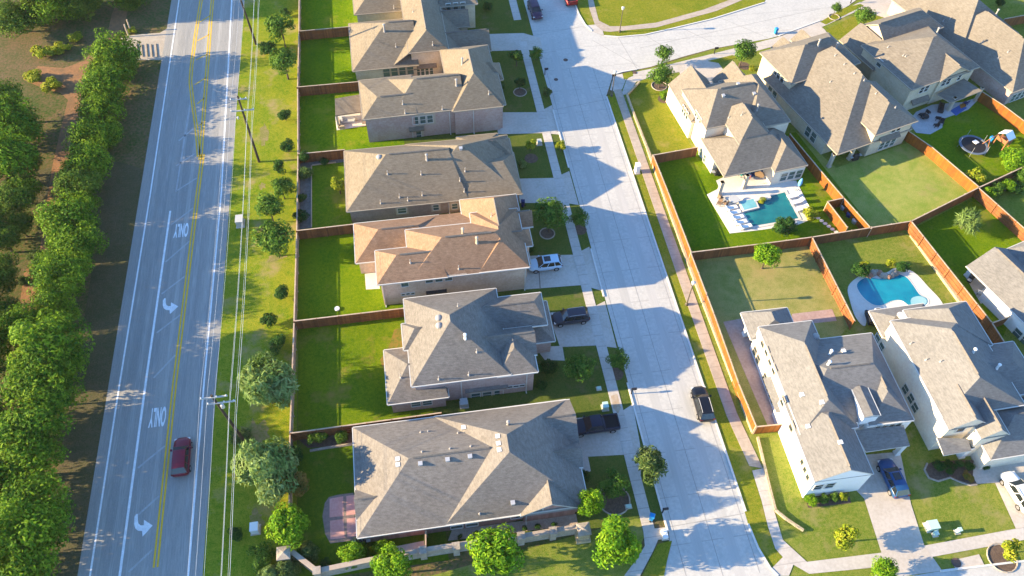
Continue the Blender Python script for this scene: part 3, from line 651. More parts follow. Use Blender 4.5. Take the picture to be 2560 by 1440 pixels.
# ---- right side
r1 = House('brick_house', 'cream brick corner house with stacked hip roofs and covered patio facing the rectangular pool', 7.2, (1840,400), R_DRAB, B_CREAM, None, .12)
r1.block((-5.2,1,6,14.8),3.4,6.3,(8,14.8),axis='y',gable='N')
r1.block((1.8,7.2,8,14.2),3.3,6.3,(9,14.2),axis='y',gable='N')
r1.block((-4.7,7,2.6,11.4),4.9,7.9,(-1.6,4))
r1.block((1.6,7.9,1,12),4.75,7.7,(6.5,9),axis='y')
r1.block((-4.9,7.3,-5.1,2.9),2.8,5.5,(-.9,3.3),wi={'S':3.4})
r1.block((-1.6,3.6,-1.7,5.6),5,7.3,(.7,4),axis='y')
r1.block((2.35,7.5,-6.1,0),2.82,4.8,(-3.4,-1),axis='y')
r1.finish()
r1.window((1978,438), .95, 1.5, 3, gap=.25)
r1.window((1713,273), .45, 1.3, 3, gap=.3, glass=M_GLASS); r1.window((1746,293), .45, .9, 3, gap=.35, glass=M_GLASS)
for p in ((1752,380),(1762,396)): r1.window(p, .6, 1.3, 1)
for p in ((1808,240),(1845,211),(1885,235)): r1.vent(p, 'box', m=M_GALV)
r1.vent((1892,275), 'flue', .6); r1.vent((1854,288)); r1.vent((1822,294), 'pipe', .3)
r1.column((1796,487), .5, 2.6, M_TRIMB); r1.column((1858,470), .5, 2.6, M_TRIMB)
r2 = House('brick_house', 'buff brick house with one broad tan slope, between the corner house and trampoline yard', 15.6, (2080,330), R_DRAB, B_BUFF)
r2.block((-4.05,9,7.2,15.4),5,8,(.4,5.2))
r2.block((-5,8.6,-6.3,12),2.8,8.05,(2.1,9.3),rb=3.9,axis='y',wi={'S':2.6})
r2.block((.7,8.5,-6.6,3),4.6,7,(-3.6,2),axis='y')
r2.block((.5,4.1,12,18),2.9,4.4,(12,18),axis='y',gable='N')
r2.block((4.6,8,12,18.4),2.9,4.4,(12,18.4),axis='y',gable='N')
r2.finish()
r2.window((1952,192), .7, 1.3, 2, gap=.25, glass=M_GLASS); r2.window((1938,187), .6, 1.1, 1, glass=M_GLASS); r2.window((1930,233), .9, 1.5, 2, gap=.3)
r2.window((2027,336), 1.0, 1.6, 2, gap=.3); r2.window((2217,360), .8, 1.3, 3, gap=.25); r2.window((2241,314), .7, 1.0, 2, gap=.25, glass=M_GLASS); r2.awning((2222,338), 3.6, .7)
for p in ((2088,139),(2111,161),(2136,184),(2076,205),(2160,201),(2190,234),(2238,269)): r2.vent(p, 'pipe', .25)
r2.vent((2045,113), 'flue', .6); r2.vent((2090,120), 'flue', .5)
r2.column((2071,417), .45, 2.6, M_TRIMB); r2.column((2122,398), .45, 2.6, M_TRIMB)
r3 = House('brick_house', 'buff brick two-storey house with a dark covered patio over a blue rug', 16.3, (2300,220), R_DRAB, B_BUFF)
r3.block((-7.5,6,-3.7,8),4.9,8.2,(.2,.9))
r3.block((-4,8,6.4,12.2),4.9,7,(-4,5),gable='W')
r3.block((-7.5,-.8,4,12.4),3,5.3,(6,12.4),axis='y',gable='N')
r3.block((-2,4,-3.95,3),4.88,6.6,(-3.95,2),axis='y',gable='S')
r3.slope([(2342,236,2.3),(2409,196,3.3),(2455.6,226.7,3.1),(2377.8,257,2.2)])
r3.finish()
r3.window((2199,158), .9, 1.2, 1); r3.window((2310,223), .7, 1.1, 2, gap=.25, glass=M_GLASS); r3.window((2365,205), .7, 1.1, 2, gap=.25, glass=M_GLASS); r3.window((2398,193), .6, 1.0, 1, glass=M_GLASS); r3.awning((2298,246), 3.4, .7); r3.window((2300,266), .7, 1.3, 4, gap=.2)
for p in ((2258,139),(2264,141),(2220,118),(2357,90)): r3.vent(p, 'pipe', .3)
r3.vent((2341,84), 'flue', .6)
r3.column((2437,252), .35, 2.6, M_TRIMB); r3.column((2370,275), .5, 2.5, M_TRIMB)
r4 = House('brick_house', 'rose brick house with a huge taupe roof filling the upper right corner of the picture', 17, (2480,180), R_DRAB, B_ROSE)
r4.block((-4.9,7,-7.2,9),2.9,7,(-1.3,6.8),axis='y',rb=.85)
r4.block((-5.4,7.4,3.4,20),3,7.7,(9,14),axis='y',rb=1.1)
r4.finish()
r4.window((2545,240), .8, 1.4, 3, gap=.25)
for p in ((2358,53),(2304,47),(2375,47),(2457,105),(2520,130),(2495,146)): r4.vent(p, 'pipe', .3)
r4.vent((2490,36), 'flue', .5)
r5 = House('brick_house', 'white brick two-storey house beside the end of the orange street fence', -0.5, (2060,1100), R_PALE, B_WHITE, M_TRIMW, .06)
r5.block((-4.6,2,-1,13.15),4.6,7.1,(1.5,8.9),axis='y')
r5.block((-4.55,8.4,-.4,10.5),4.62,7.4,(-.2,5.2))
r5.block((3.2,8.42,-1,8),4.6,6.6,(1.8,5),axis='y')
r5.block((-4.95,1.5,-6.35,4),4.4,6.4,(-6.35,0),axis='y',rb=-1.7,gable='S')
r5.block((-5.2,.7,12.6,16.6),2.7,4.4,(14,15.2),axis='y',walls=False)
r5.block((2.2,4,-.7,3),6.2,6.45,(-.7,3),axis='y',gable='S',zw=4.5,cap=False)
r5.slope([(2136,1076,4.0),(2259,1063,4.0),(2275,1114,2.7),(2165,1130,2.7)])
r5.finish()
for p in ((1908,858),(1918,879),(1927,903),(1936,925)): r5.window(p, .75, 1.0, 1, glass=M_GLASS, frame=M_TRIMT, down=(4,2))
for p in ((1892,888),(1917,955)): r5.window(p, .8, 1.2, 2, gap=.35, glass=M_GLASS, frame=M_TRIMT)
for p in ((1966,999),(1992,1061)): r5.window(p, .75, 1.2, 1, glass=M_GLASS, frame=M_TRIMT, down=(4,2))
for p in ((2006,1155),(2013,1174),(2020,1193)): r5.window(p, .45, .7, 1, glass=M_GLASS, frame=M_TRIMT)
r5.window((1925,990), .45, .5, 3, gap=.3, glass=M_GLASS); r5.awning((1942,985), 4.5, .8, .3)
r5.window((2060,1215), .9, 1.1, 2, gap=.4, glass=M_GLASS); r5.window((2222,1058), .55, 1.0, 4, gap=.25, glass=M_GLASS)
for p in ((2004,988),(2054,1007),(2019,1067),(2100,1107),(2150,828),(2108,879)): r5.vent(p, 'box')
r5.vent((2039,842), 'dome'); r5.vent((2074,886), 'flue', .4, M_WHITE); r5.vent((2070,912), 'flue', .3, M_WHITE)
r5.column((1862,837), .55, 2.5, M_WHITE); r5.column((2240,1134), .5, 2.6, M_WHITE)
r6 = House('brick_house', 'pale house with tall grey roof and gabled front, right beside the white house', 1, (2400,1080), R_PALE, B_CREAM, M_TRIMW, .15)
r6.block((-4.8,5,-.2,12.7),5.4,8.5,(2.4,8.8),axis='y',rb=-.6)
r6.block((-2.5,5.6,7.7,14),5.25,7.6,(9.5,12),axis='y',rb=1.2)
r6.block((-4.85,-.1,-1.7,5),5.35,7.1,(-1.7,3),axis='y',gable='S')
r6.block((-1.6,1.7,-3.1,4),4.95,6.5,(-3.1,3),axis='y',gable='S')
r6.block((1,8.8,1.4,8.1),4.6,6.7,(2.8,5.6))
r6.block((-5,2.2,12,16),2.8,4.0,(-3,0),walls=False)
r6.block((-.4,10.3,-4.8,2.5),2.9,5.4,(3.2,6.7))
r6.slope([(2342,1094,3.6),(2420,1097,3.6),(2429,1127,2.8),(2359.6,1139,2.8)])
r6.finish()
r6.window((2401,1074), .9, .8, 1, glass=M_GLASS)
r6.window((2198,858), .9, 1.3, 2, gap=.3)
for p in ((2264,973),(2278,996),(2288,1019)): r6.window(p, .9, 1.2, 1)
for p in ((2277,859),(2315,900),(2351,904)): r6.vent(p, 'pipe', .3)
r6.vent((2251,789), 'dome', m=M_WHITE); r6.vent((2432,881), 'flue', .3, M_WHITE); r6.vent((2492,920), 'flue', .3, M_WHITE)
r6.column((2178,805), .6, 2.6, M_WHITE); r6.column((2400,1140), .6, 2.6, M_WHITE)
r7 = House('brick_house', 'white walled house with a pale roof at the right edge below the green palm yard', 16.5, (2540,740), R_PALE, B_WHITE, M_TRIMW)
r7.block((-5.2,1.8,-10.3,5.3),2.9,5,(-7,5.3),axis='y',gable='N',wi={'N':3.2})
r7.block((1.5,12.5,-8,5.2),3,5.9,(-3,2),axis='y')
r7.finish()
r7.column((2418,690), .6, 2.6, M_WHITE); r7.column((2463,730), .5, 2.6, M_WHITE)
r7.window((2554,843), 1.0, 1.2, 2, gap=.3)
# ================================================================== TREES AND SHRUBS
def leafmat(n, a, b, tr=0.28): return mat(n, a, 0.75, b, (0.9, 4.0), coord='obj', trans=tr, spec=0.12)
LM = {
 'grove': [leafmat('grove_leaves', (0.032, 0.088, 0.010), (0.085, 0.150, 0.016)), leafmat('grove_leaves_light', (0.085, 0.16, 0.012), (0.15, 0.225, 0.025))],
 'wood': [leafmat('wood_leaves', (0.034, 0.104, 0.007), (0.104, 0.201, 0.011)), leafmat('wood_leaves_light', (0.104, 0.207, 0.010), (0.207, 0.317, 0.017))],
 'oak': [leafmat('oak_leaves', (0.037, 0.104, 0.012), (0.079, 0.171, 0.020)), leafmat('oak_leaves_light', (0.091, 0.183, 0.022), (0.159, 0.268, 0.037))],
 'bright': [leafmat('maple_leaves', (0.061, 0.171, 0.007), (0.122, 0.268, 0.010)), leafmat('maple_leaves_light', (0.146, 0.293, 0.010), (0.244, 0.366, 0.015))],
 'willow': [leafmat('feathery_leaves', (0.13, 0.22, 0.050), (0.20, 0.29, 0.085)), leafmat('feathery_leaves_light', (0.22, 0.32, 0.10), (0.29, 0.38, 0.15))],
 'dark': [leafmat('dark_leaves', (0.012, 0.055, 0.012), (0.030, 0.091, 0.015)), leafmat('dark_leaves_light', (0.037, 0.110, 0.018), (0.067, 0.146, 0.022))],
 'olive': [leafmat('olive_leaves', (0.045, 0.090, 0.020), (0.085, 0.135, 0.030)), leafmat('olive_leaves_light', (0.11, 0.165, 0.045), (0.17, 0.225, 0.065))],
 'rust': [leafmat('turning_leaves', (0.159, 0.122, 0.024), (0.268, 0.171, 0.037)), leafmat('turning_leaves_light', (0.073, 0.134, 0.018), (0.342, 0.207, 0.049))],
 'yellow': [leafmat('yellow_green_leaves', (0.146, 0.220, 0.010), (0.268, 0.305, 0.018)), leafmat('yellow_leaves', (0.317, 0.329, 0.024), (0.400, 0.400, 0.037))],
 'grass': [leafmat('grass_blades', (0.07, 0.14, 0.025), (0.12, 0.19, 0.045)), leafmat('grass_blades_light', (0.13, 0.21, 0.05), (0.18, 0.26, 0.075))],
}
def crown_mesh(kind, seed, n, leaf, lobes, flat=0.85, droop=0.0, long=1.0, core=0.25, spread=.62):
    """leaf faces scattered over many unequal clumps; unit radius"""
    g = np.random.default_rng(seed)
    # clumps: one middle mass and many offset ones
    C = [(np.zeros(3), 0.50)]
    for i in range(lobes):
        d = g.normal(size=3); d /= np.linalg.norm(d); d[2] = abs(d[2])*0.9-0.28 if g.random() < .75 else d[2]
        r = g.uniform(.13, .40); C.append((d*g.uniform(.55, 1.12)*spread*1.2, r))
    w = np.array([c[1]**2 for c in C]); w /= w.sum(); idx = g.choice(len(C), n, p=w)
    cen = np.array([c[0] for c in C])[idx]; rad = np.array([c[1] for c in C])[idx]
    d = g.normal(size=(n, 3)); d /= np.linalg.norm(d, axis=1)[:, None]
    rr = np.where(g.random(n) < core, g.uniform(.3, .9, n), g.uniform(.86, 1.12, n))
    P = cen + d*(rad*rr)[:, None]; P[:, 2] *= flat
    out = P/np.maximum(np.linalg.norm(P, axis=1), .05)[:, None]
    N = out*.55 + d*.5 + g.normal(size=(n, 3))*.55; N[:, 2] += .25; N /= np.linalg.norm(N, axis=1)[:, None]
    U = np.cross(N, g.normal(size=(n, 3))); U /= np.linalg.norm(U, axis=1)[:, None]
    if droop > 0: U = U*(1-droop)+np.array([0, 0, -1])*droop+out*.4*droop; U /= np.linalg.norm(U, axis=1)[:, None]
    V = np.cross(N, U); V /= np.linalg.norm(V, axis=1)[:, None]
    L = leaf*g.uniform(.6, 1.3, n)[:, None]; Wd = L*.36/long**.5
    L = L*.62*long
    q = np.stack([P-U*L, P+V*Wd+N*L*.12, P+U*L, P-V*Wd+N*L*.12], 1).reshape(-1, 3)
    me = bpy.data.meshes.new('crown'); me.vertices.add(4*n); me.vertices.foreach_set('co', q.ravel())
    me.loops.add(4*n); me.loops.foreach_set('vertex_index', np.arange(4*n)); me.polygons.add(n)
    me.polygons.foreach_set('loop_start', np.arange(0, 4*n, 4)); me.polygons.foreach_set('loop_total', np.full(n, 4))
    # the lighter leaf goes to whole clumps, new growth at the tips
    lob = g.random(len(C)) < .42; lm = lob[idx] ^ (g.random(n) < .2)
    me.polygons.foreach_set('material_index', lm.astype(np.int32))
    for m in LM[kind]: me.materials.append(m)
    me.update(calc_edges=True); return me
def trunk_mesh(seed, h, r=0.05):
    """tapered trunk with limbs, foot at -h, unit crown radius"""
    g = random.Random(seed); mb = MB()
    b = [(0, 0, -h), (g.uniform(-.03, .03), g.uniform(-.03, .03), -h*.6), (g.uniform(-.05, .05), g.uniform(-.05, .05), -.3), (0, 0, .35)]
    mb.tube(b, [r*1.3, r, r*.8, r*.3], 6)
    for k in range(6):
        a = g.uniform(0, 6.28); z = g.uniform(-.45, 0); e = g.uniform(.45, .75)
        mb.tube([(0, 0, z), (math.cos(a)*e*.5, math.sin(a)*e*.5, z+.18), (math.cos(a)*e, math.sin(a)*e, z+.45)], [r*.5, r*.35, r*.12], 5)
    me = bpy.data.meshes.new('trunk'); me.from_pydata(mb.v, [], mb.f); me.materials.append(M_BARK); me.update(); return me
SPEC = {  # leaf count, leaf size, lobes, flat, droop, long, core
 'grove': (7500, .066, 50, .95, .15, 1.3, .22), 'wood': (7000, .078, 60, 1.0, .08, 1.2, .2), 'oak': (2300, .12, 26, .92, .15, 1.4, .2), 'bright': (4200, .10, 34, .95, .1, 1.2, .2),
 'willow': (5200, .10, 24, .95, .55, 1.9, .2), 'dark': (2600, .115, 20, .9, .0, 1.1, .15), 'olive': (3200, .105, 30, .92, .3, 1.7, .2),
 'rust': (2400, .13, 18, .95, .1, 1.1, .2), 'yellow': (1300, .17, 14, .85, .1, 1.2, .25), 'grass': (1500, .30, 8, .8, .5, 3.2, .5)}
CR = {}
def crown_of(kind, k):
    nv = 5 if kind == 'wood' else 3
    key = (kind, k % nv)
    if key not in CR:
        n, l, lo, fl, dr, lg, co = SPEC[kind]; CR[key] = crown_mesh(kind, sum(map(ord, kind))*7+k % nv, n, l, lo, fl, dr, lg, co, .74 if kind == 'wood' else .64)
    return CR[key]
TR = {}
def px_m(x, y, z=0.0):
    p = G(x, y, z)-CAM; return p.dot(FW)/CF
TN = [0]
def tree(px, py, rpx, kind, label, stem=0.5, group=None, cat='tree', name=None, zs=1.0, grow=1.0):
    """crown centre and radius surveyed in the photograph; stem = clear trunk below the crown, in crown radii"""
    TN[0] += 1; k = TN[0]; r = rpx*px_m(px, py, 2)*grow
    h = (.82+stem)*zs                                   # centre height in radii
    p = G(px, py, r*h); rz = rnd.uniform(0, 6.28)
    nm = name or {'tree': 'tree', 'shrub': 'shrub', 'plant': 'plant'}[cat]
    o = thing(nm, label, cat, (p.x, p.y, 0), rz, group)
    s = rnd.uniform(.94, 1.06)
    c = bpy.data.objects.new('crown' if cat == 'tree' else 'foliage', crown_of(kind, k)); COL.objects.link(c); c.parent = o
    c.location = (0, 0, r*h); c.scale = (r*s, r*s, r*zs)
    key = (round(h, 1), k % 3)
    if key not in TR: TR[key] = trunk_mesh(k, key[0], .055)
    t = bpy.data.objects.new('trunk' if cat == 'tree' else 'stem', TR[key]); COL.objects.link(t); t.parent = o; t.location = (0, 0, r*key[0]); t.scale = (r, r, r)
    return o
# the wood west of the highway
WG = 'trees of the wood west of the highway'
WL = 'leafy green tree in the dense wooded strip left of the highway'
for px, py, r in ((288,132,62),(262,205,66),(250,275,58),(228,345,60),(222,405,58),(188,462,64),(176,540,68),(186,612,70),(150,690,76),(140,745,62),(110,862,95),(95,960,100),(150,900,70),(205,505,42),(160,585,46),(215,455,44),(265,335,44),(130,660,52),(170,655,44),(260,240,40),(185,430,36),(245,175,34),(305,165,38),(150,790,44),(60,810,60),(120,1000,75),(75,1065,105),(70,1150,85),(75,1265,100),(45,1340,105),(110,1320,70),(60,1420,95)):
    tree(px, py, r, 'grove' if (px*7+py) % 7 == 0 else 'wood', WL, (.08 if py < 380 else .42 if py < 640 else .6), WG, zs=1.0*rnd.uniform(.85,1.12), grow=.94 if py < 640 else .88)
WL2 = 'shaded tree at the far left edge of the wood behind the dirt path'
for px, py, r in ((35,45,75),(120,12,80),(205,10,70),(328,-2,50),(0,250,70),(60,330,62),(30,300,75),(10,395,85),(75,400,50),(70,470,52),(45,500,62),(15,590,60),(60,560,45),(15,680,60),(20,780,60),(-60,290,90),(-70,420,95),(-60,560,90),(-50,720,90),(-70,880,100),(-80,1060,110),(-70,1240,110),(-90,1420,120),(40,-60,90),(150,-70,90),(270,-60,80),(350,-70,60)):
    tree(px-(14 if px > 0 and py > 100 else 0), py, r, 'grove' if (px+py) % 3 else 'wood', WL2, (.0 if -50 < py < 60 else .15 if py > 600 else .4), WG, zs=(.75 if -50 < py < 60 else 1.0 if py > 600 else .7 if px < -20 else 1.0), grow=.88)
for px, py, r, l in ((330,75,14,'low'),(92,640,26,'low'),(60,700,20,'low'),(130,210,30,'low'),(85,190,26,'low'),(190,95,22,'low'),(150,120,26,'low'),(105,130,30,'low')):
    tree(px, py, r, 'yellow' if px > 80 and py < 220 else 'olive', 'ragged weedy bush beside the bare dirt path in the wood', .0, 'bushes along the dirt path', 'shrub', zs=.6)
# verge trees and shrubs, from the top
T = tree
T(712,30,16,'dark','small dark shrub at the top of the grass verge, above the round verge tree','.0' and 0.0,None,'shrub')
T(700,62,38,'oak','round light green tree with a visible trunk at the top of the grass verge',.9)
T(668,120,27,'dark','low dark spreading shrub on the verge between two trunked trees',.0,None,'shrub',zs=.75)
T(708,147,36,'oak','round tree with a thin trunk beside the first yard fence on the verge',.9)
T(711,285,20,'dark','dark round shrub on the verge opposite the small pavilion',.2,None,'shrub')
T(719,363,22,'dark','dark round shrub on the verge just above the fence-corner bed',.2,None,'shrub')
T(697,415,24,'dark','dark shrub beside the foot of the middle utility pole',.2,None,'shrub')
T(703,468,32,'oak','light green tree on the verge overhanging the grey fence bed',.5)
T(672,520,38,'oak','broad green tree on the verge left of the low grey roofed house',.6)
T(683,590,50,'oak','large pale-flecked tree on the verge where the fence meets the tan house lot',.7)
T(701,729,23,'dark','dark green ball shrub on the verge, topmost of three clipped balls',.1,None,'shrub')
T(673,800,25,'dark','dark green ball shrub on the verge, middle one of three clipped balls',.1,None,'shrub')
T(694,857,30,'dark','largest dark ball shrub on the verge, just above the pale feathery tree',.1,None,'shrub')
T(662,962,80,'willow','upper pale feathery grey-green tree beside the lowest utility pole',.25)
T(655,1165,84,'willow','lower pale feathery grey-green tree beside the fence corner',.25)
T(735,1213,38,'rust','orange and green tree between the feathery tree and the shaded yard',.5)
T(722,1308,56,'bright','bright yellow-green tree by the stone wall corner',.45)
T(605,1090,32,'olive','dull olive scrub around the foot of the lowest utility pole',.0,None,'shrub',zs=.6)
T(590,1335,24,'dark','dark flowering bush in the verge near the white utility box',.0,None,'shrub')
T(650,1385,36,'oak','green bush outside the stone wall end pillar',.0,None,'shrub')
T(715,1420,36,'olive','olive bush in front of the stone wall corner',.0,None,'shrub')
T(670,1440,30,'willow','pale bush at the bottom edge beside the stone wall',.0,None,'shrub')
# back yards, left row
T(757,390,19,'dark','slim dark tree in the fence corner bed of the third yard',.5)
T(762,433,17,'grass','spiky ornamental grass in the fence corner bed',.0,None,'plant')
T(847,464,24,'yellow','yellow-green young tree beside the west wall of the low house',.4)
T(808,405,15,'dark','dark plant in the bed along the short rear fence',.0,None,'shrub',zs=.7)
T(752,540,22,'dark','dark narrow bush in the grey gravel strip by the back fence',.0,None,'shrub')
T(752,495,18,'dark','upper dark bush in the grey gravel strip by the back fence',.0,None,'shrub')
for x, y, r, l in ((782,1095,20,'left'),(804,1092,20,'middle'),(852,1092,20,'right')):
    T(x,y,r,'oak','%s one of three leafy shrubs in the mulch bed under the bottom yard fence' % {'left':'westmost','middle':'central','right':'eastmost'}[l],.0,None,'shrub')
T(735,1135,26,'dark','dark bush at the shaded corner of the bottom back yard',.0,None,'shrub')
T(770,1380,30,'olive','grey-green bush behind the angled stone wall',.0,None,'shrub')
T(882,1386,36,'bright','bright bush behind the stone wall below the pink patio',.0,None,'shrub')
T(955,1368,26,'bright','small bright bush behind the stone wall below the black grill',.0,None,'shrub')
T(815,1408,18,'dark','small dark bush behind the angled stone wall',.0,None,'shrub')
T(978,1412,50,'bright','bright green tree outside the stone wall, leftmost of three',.6)
T(1240,1385,74,'bright','big bright yellow-green tree outside the middle of the stone wall',.5)
T(1545,1358,64,'bright','bright yellow-green tree at the street corner by the stone end pillar',.5)
T(1478,1258,36,'bright','tall green tree against the front corner of the bottom house',.5,zs=1.5)
# front yards and street trees, bottom to top
T(1535,1205,38,'oak','loose green tree in a mulch ring in the bottom front yard',.4)
T(1622,1160,48,'olive','dense round olive tree overhanging the sidewalk near the bottom',.5)
T(1452,922,42,'oak','loose dark tree on the shaded lawn in front of the grey roofed house',.4)
T(1549,895,30,'oak','small spiky street tree below the grey roofed house driveway',.4)
T(1372,915,26,'dark','dark bush by the front corner of the grey roofed house',.0,None,'shrub')
T(1345,920,20,'dark','second dark bush against the grey roofed house front wall',.0,None,'shrub')
T(1352,965,17,'dark','round green bush below the dark bushes of the grey roofed house',.1,None,'shrub')
T(1460,1190,18,'dark','dark clump by the front walk of the bottom house',.0,None,'shrub')
T(1377,535,46,'oak','large round yard tree beside the white SUV house front',.6)
T(1450,540,24,'oak','small round street tree beside the large round yard tree',.6)
T(1328,622,13,'dark','dark hedge clump by the tan house front walk',.0,None,'shrub')
T(1327,360,17,'yellow','yellow-green little tree in the fourth front lawn',.6)
T(1402,362,15,'yellow','yellow-green little street tree near the fourth front lawn',.6)
T(1305,408,12,'willow','pale flowering bush by the low house front corner',.0,None,'shrub')
T(1292,140,23,'dark','dark round tree in the front lawn near the turning street',.5)
T(1341,130,17,'oak','small street tree beside the upper driveway',.6)
T(1300,205,17,'dark','shaded dark tree in a mulch ring near the upper driveway',.5)
T(1368,228,14,'olive','shaded small tree in the planting strip by the manhole',.5)
T(1255,215,13,'dark','dark bush against the turret of the second house',.0,None,'shrub')
T(1218,15,14,'dark','dark bush at the topmost house corner',.0,None,'shrub')
T(1660,130,24,'oak','upper of two street trees at the crossing street corner',.8)
T(1655,180,30,'oak','lower of two street trees at the crossing street corner, in a mulch ring',.8)
T(1660,237,14,'bright','round bright bush by the corner house wall',.0,None,'shrub')
T(1860,125,32,'oak','street tree between the corner house and its neighbour',.8)
T(1880,170,10,'yellow','small yellow bush under the street tree by the white wall',.0,None,'shrub')
T(2090,20,15,'oak','small street tree in a stone ring on the crossing street',.8)
T(2163,36,26,'oak','round dark-centred tree in the lawn patch by the crossing street',.7)
# right yards
T(1918,640,38,'bright','bright green young tree inside the dry yard under the dark fence',.5)
T(1955,568,30,'dark','left dark clipped bush beside the rectangular pool',.0,None,'shrub')
T(1972,560,28,'dark','right dark clipped bush beside the rectangular pool',.0,None,'shrub')
T(2027,535,22,'yellow','reddish-yellow bush at the end of the rectangular pool deck',.0,None,'shrub')
T(1905,500,14,'yellow','flowering planter bush at the head of the rectangular pool',.0,None,'shrub',zs=.6)
T(2420,545,30,'grass','feathery pale palm in the vivid green yard',.5,None,'tree')
T(2150,678,26,'dark','dark green bush left of the kidney pool rocks',.0,None,'shrub')
T(2165,663,14,'yellow','yellow flowering bush left of the kidney pool rocks',.0,None,'shrub')
T(2227,655,14,'yellow','yellow flowering bush right of the kidney pool rocks',.0,None,'shrub')
T(2258,665,22,'dark','dark green bush right of the kidney pool rocks',.0,None,'shrub')
for i, (x, y, r, k, l) in enumerate(((2440,440,26,'yellow','yellow-green'),(2530,395,34,'bright','large bright'),(2490,470,22,'oak','mid green'),(2555,440,26,'oak','leafy dark'),(2470,480,20,'bright','small bright'),(2520,465,22,'bright','rounded bright'),(2545,470,20,'dark','dark'))):
    T(x,y,r,k,'%s bush in the garden bed by the trampoline yard fence' % l,.0,None,'shrub')
T(2112,1338,38,'yellow','sparse yellow-green tree in the corner lawn of the white house',.6)
T(2215,1425,36,'bright','green tree at the bottom edge beside the white house driveway',.4)
T(2526,1370,30,'yellow','yellow-green tree in a stone edged ring by the bottom sidewalk',.5)
T(2028,1250,17,'bright','bright round clipped bush under the white house window',.1,None,'shrub')
for i, (x, l) in enumerate(((2060,'left'),(2085,'middle'),(2108,'right'))):
    T(x,1244,15,'yellow' if i == 2 else 'oak','%s bush in the row under the white house window' % {'left':'first','middle':'second','right':'last yellowish'}[l],.0,None,'shrub')
for i, (x, y, r, k, l) in enumerate(((2345,1165,17,'dark','round dark'),(2370,1160,14,'dark','middle dark'),(2398,1160,15,'dark','third dark'),(2420,1165,15,'dark','last dark'),(2420,1192,17,'rust','orange tinted'),(2375,1178,12,'dark','low dark'),(2465,1168,13,'dark','separate dark'))):
    T(x,y,r,k,'%s shrub in the curved stone edged bed of the gabled house' % l,.0,None,'shrub')
T(2500,5,14,'dark','dark shrub at the top right yard',.0,None,'shrub')
# ================================================================== FENCES AND WALLS
def fence(label, tops, m=None, h=1.8, px=True, rails=0, z0=0.0, cap=True, post_every=2.6):
    """boards between posts along surveyed top points; rails=+1/-1 shows the framed side"""
    m = m or M_FENCE
    P = [G(t[0], t[1], h+z0).to_2d() if px else Vector(t) for t in tops]
    c = P[0]; o = thing('wooden_fence', label, 'fence', (c.x, c.y, z0), 0, 'wooden yard fences'); P = [p-c for p in P]
    pan, cp = MB(), MB(); rl = [MB(), MB(), MB()]
    for a, b in zip(P, P[1:]):
        d = b-a; L = d.length; n = Vector((-d.y, d.x)).normalized()
        g = random.Random(int(L*100)); k = max(1, int(L/2.6))
        for i in range(k):                                   # panels between posts, not quite level
            u, v = a+d*(i/k), a+d*((i+1)/k); dz = g.uniform(-.05, .04); pan.beam(u, v, 0.04, 0.02, h-.05+dz)
        if cap: cp.beam(a-d.normalized()*.05, b+d.normalized()*.05, 0.15, h+.0, h+.045)
        if rails:
            for j, zz in enumerate((.35, 1.0, 1.65)): rl[j].beam(a+n*rails*.05, b+n*rails*.05, .07, zz-.05, zz+.05)
        for i in range(k+1):
            q = a+d*(i/k)+n*(rails or 1)*.075; pm = MB(); pm.box(q.x-.055, q.x+.055, q.y-.055, q.y+.055, 0, h+.06); pm.build('post', M_CAP if not rails else m, o)
    pan.build('board_panel', m, o)
    if cap: cp.build('cap_rail', M_CAP, o)
    if rails:
        for r in rl: r.build('rail', m, o)
    return o
FX = [(-16.2,135),(-16.2,117.1),(-16.35,103.0),(-16.25,88.2),(-16.35,73.6),(-16.6,59.0),(-16.95,43.9),(-16.95,33.0)]
fence('long weathered fence that closes all back yards off from the highway verge', FX, M_FENCEG, px=False, h=1.55)
for t, l in (([(748,78),(872,67)],'brown fence between the two topmost back yards'), ([(742,218),(901,204)],'brown fence above the yard with the small pavilion'), ([(745,385),(862,374)],'shaded brown fence behind the fence corner planting bed'), ([(741,577),(885,560.5)],'weathered brown fence between the low house yard and the tan house yard'), ([(735,803),(1012,770.5)],'long brown fence between the tan house yard and the yard with the bare patch'), ([(727,1083),(1103,1032)],'brown fence along the north side of the bottom house')):
    fence(l, t, M_FENCE, rails=-1)
fence('short brown gate fence beside the bottom house south wall', [(1064,1328),(1064,1372)], M_FENCE, h=1.7)
fence('dark brown end of the corner yard fence by the sunny lawn', [(1633,388),(1745,368)], M_FENCE)
fence('bright orange street fence beside the rectangular pool yard', [(1633,388),(1670,480),(1728,631)], M_FENCEO)
fence('longest bright orange street fence, down to the white house', [(1727,633),(1785,785),(1847,960),(1891,1067)], M_FENCEO)
fence('short orange fence from the street fence to the white house wall', [(1891,1067),(1959,1060)], M_FENCEO)
fence('dark red-brown fence across the middle of the right hand yards', [(1728,631),(1902,610),(2030,593),(2278,553)], M_FENCE)
fence('brown fence with visible rails between the dry yard and the kidney pool', [(2031,594),(2137,803)], M_FENCE, rails=-1)
fence('brown railed fence on a stone base right of the kidney pool', [(2279,554),(2480,807),(2512,857)], M_FENCE, rails=-1, z0=.3)
fence('brown and orange fence between the rectangular pool and the tan lawn', [(1975,335),(2067,445),(2107,492),(2178,571)], M_FENCEO)
fence('orange screen fence around the narrow storage pen', [(2110,495),(2069,504),(2118,568)], M_FENCEO)
fence('orange fence between the tan lawn and the trampoline yard', [(2260,320),(2330,368),(2448,468)], M_FENCEO)
fence('weathered fence on the near side of the garden bed', [(2278,553),(2447,469),(2570,412)], M_FENCE)
fence('brown railed fence right of the palm yard', [(2447,470),(2590,597)], M_FENCE, rails=-1)
fence('orange fence right of the trampoline yard', [(2452,227),(2509,264),(2590,325)], M_FENCEO)
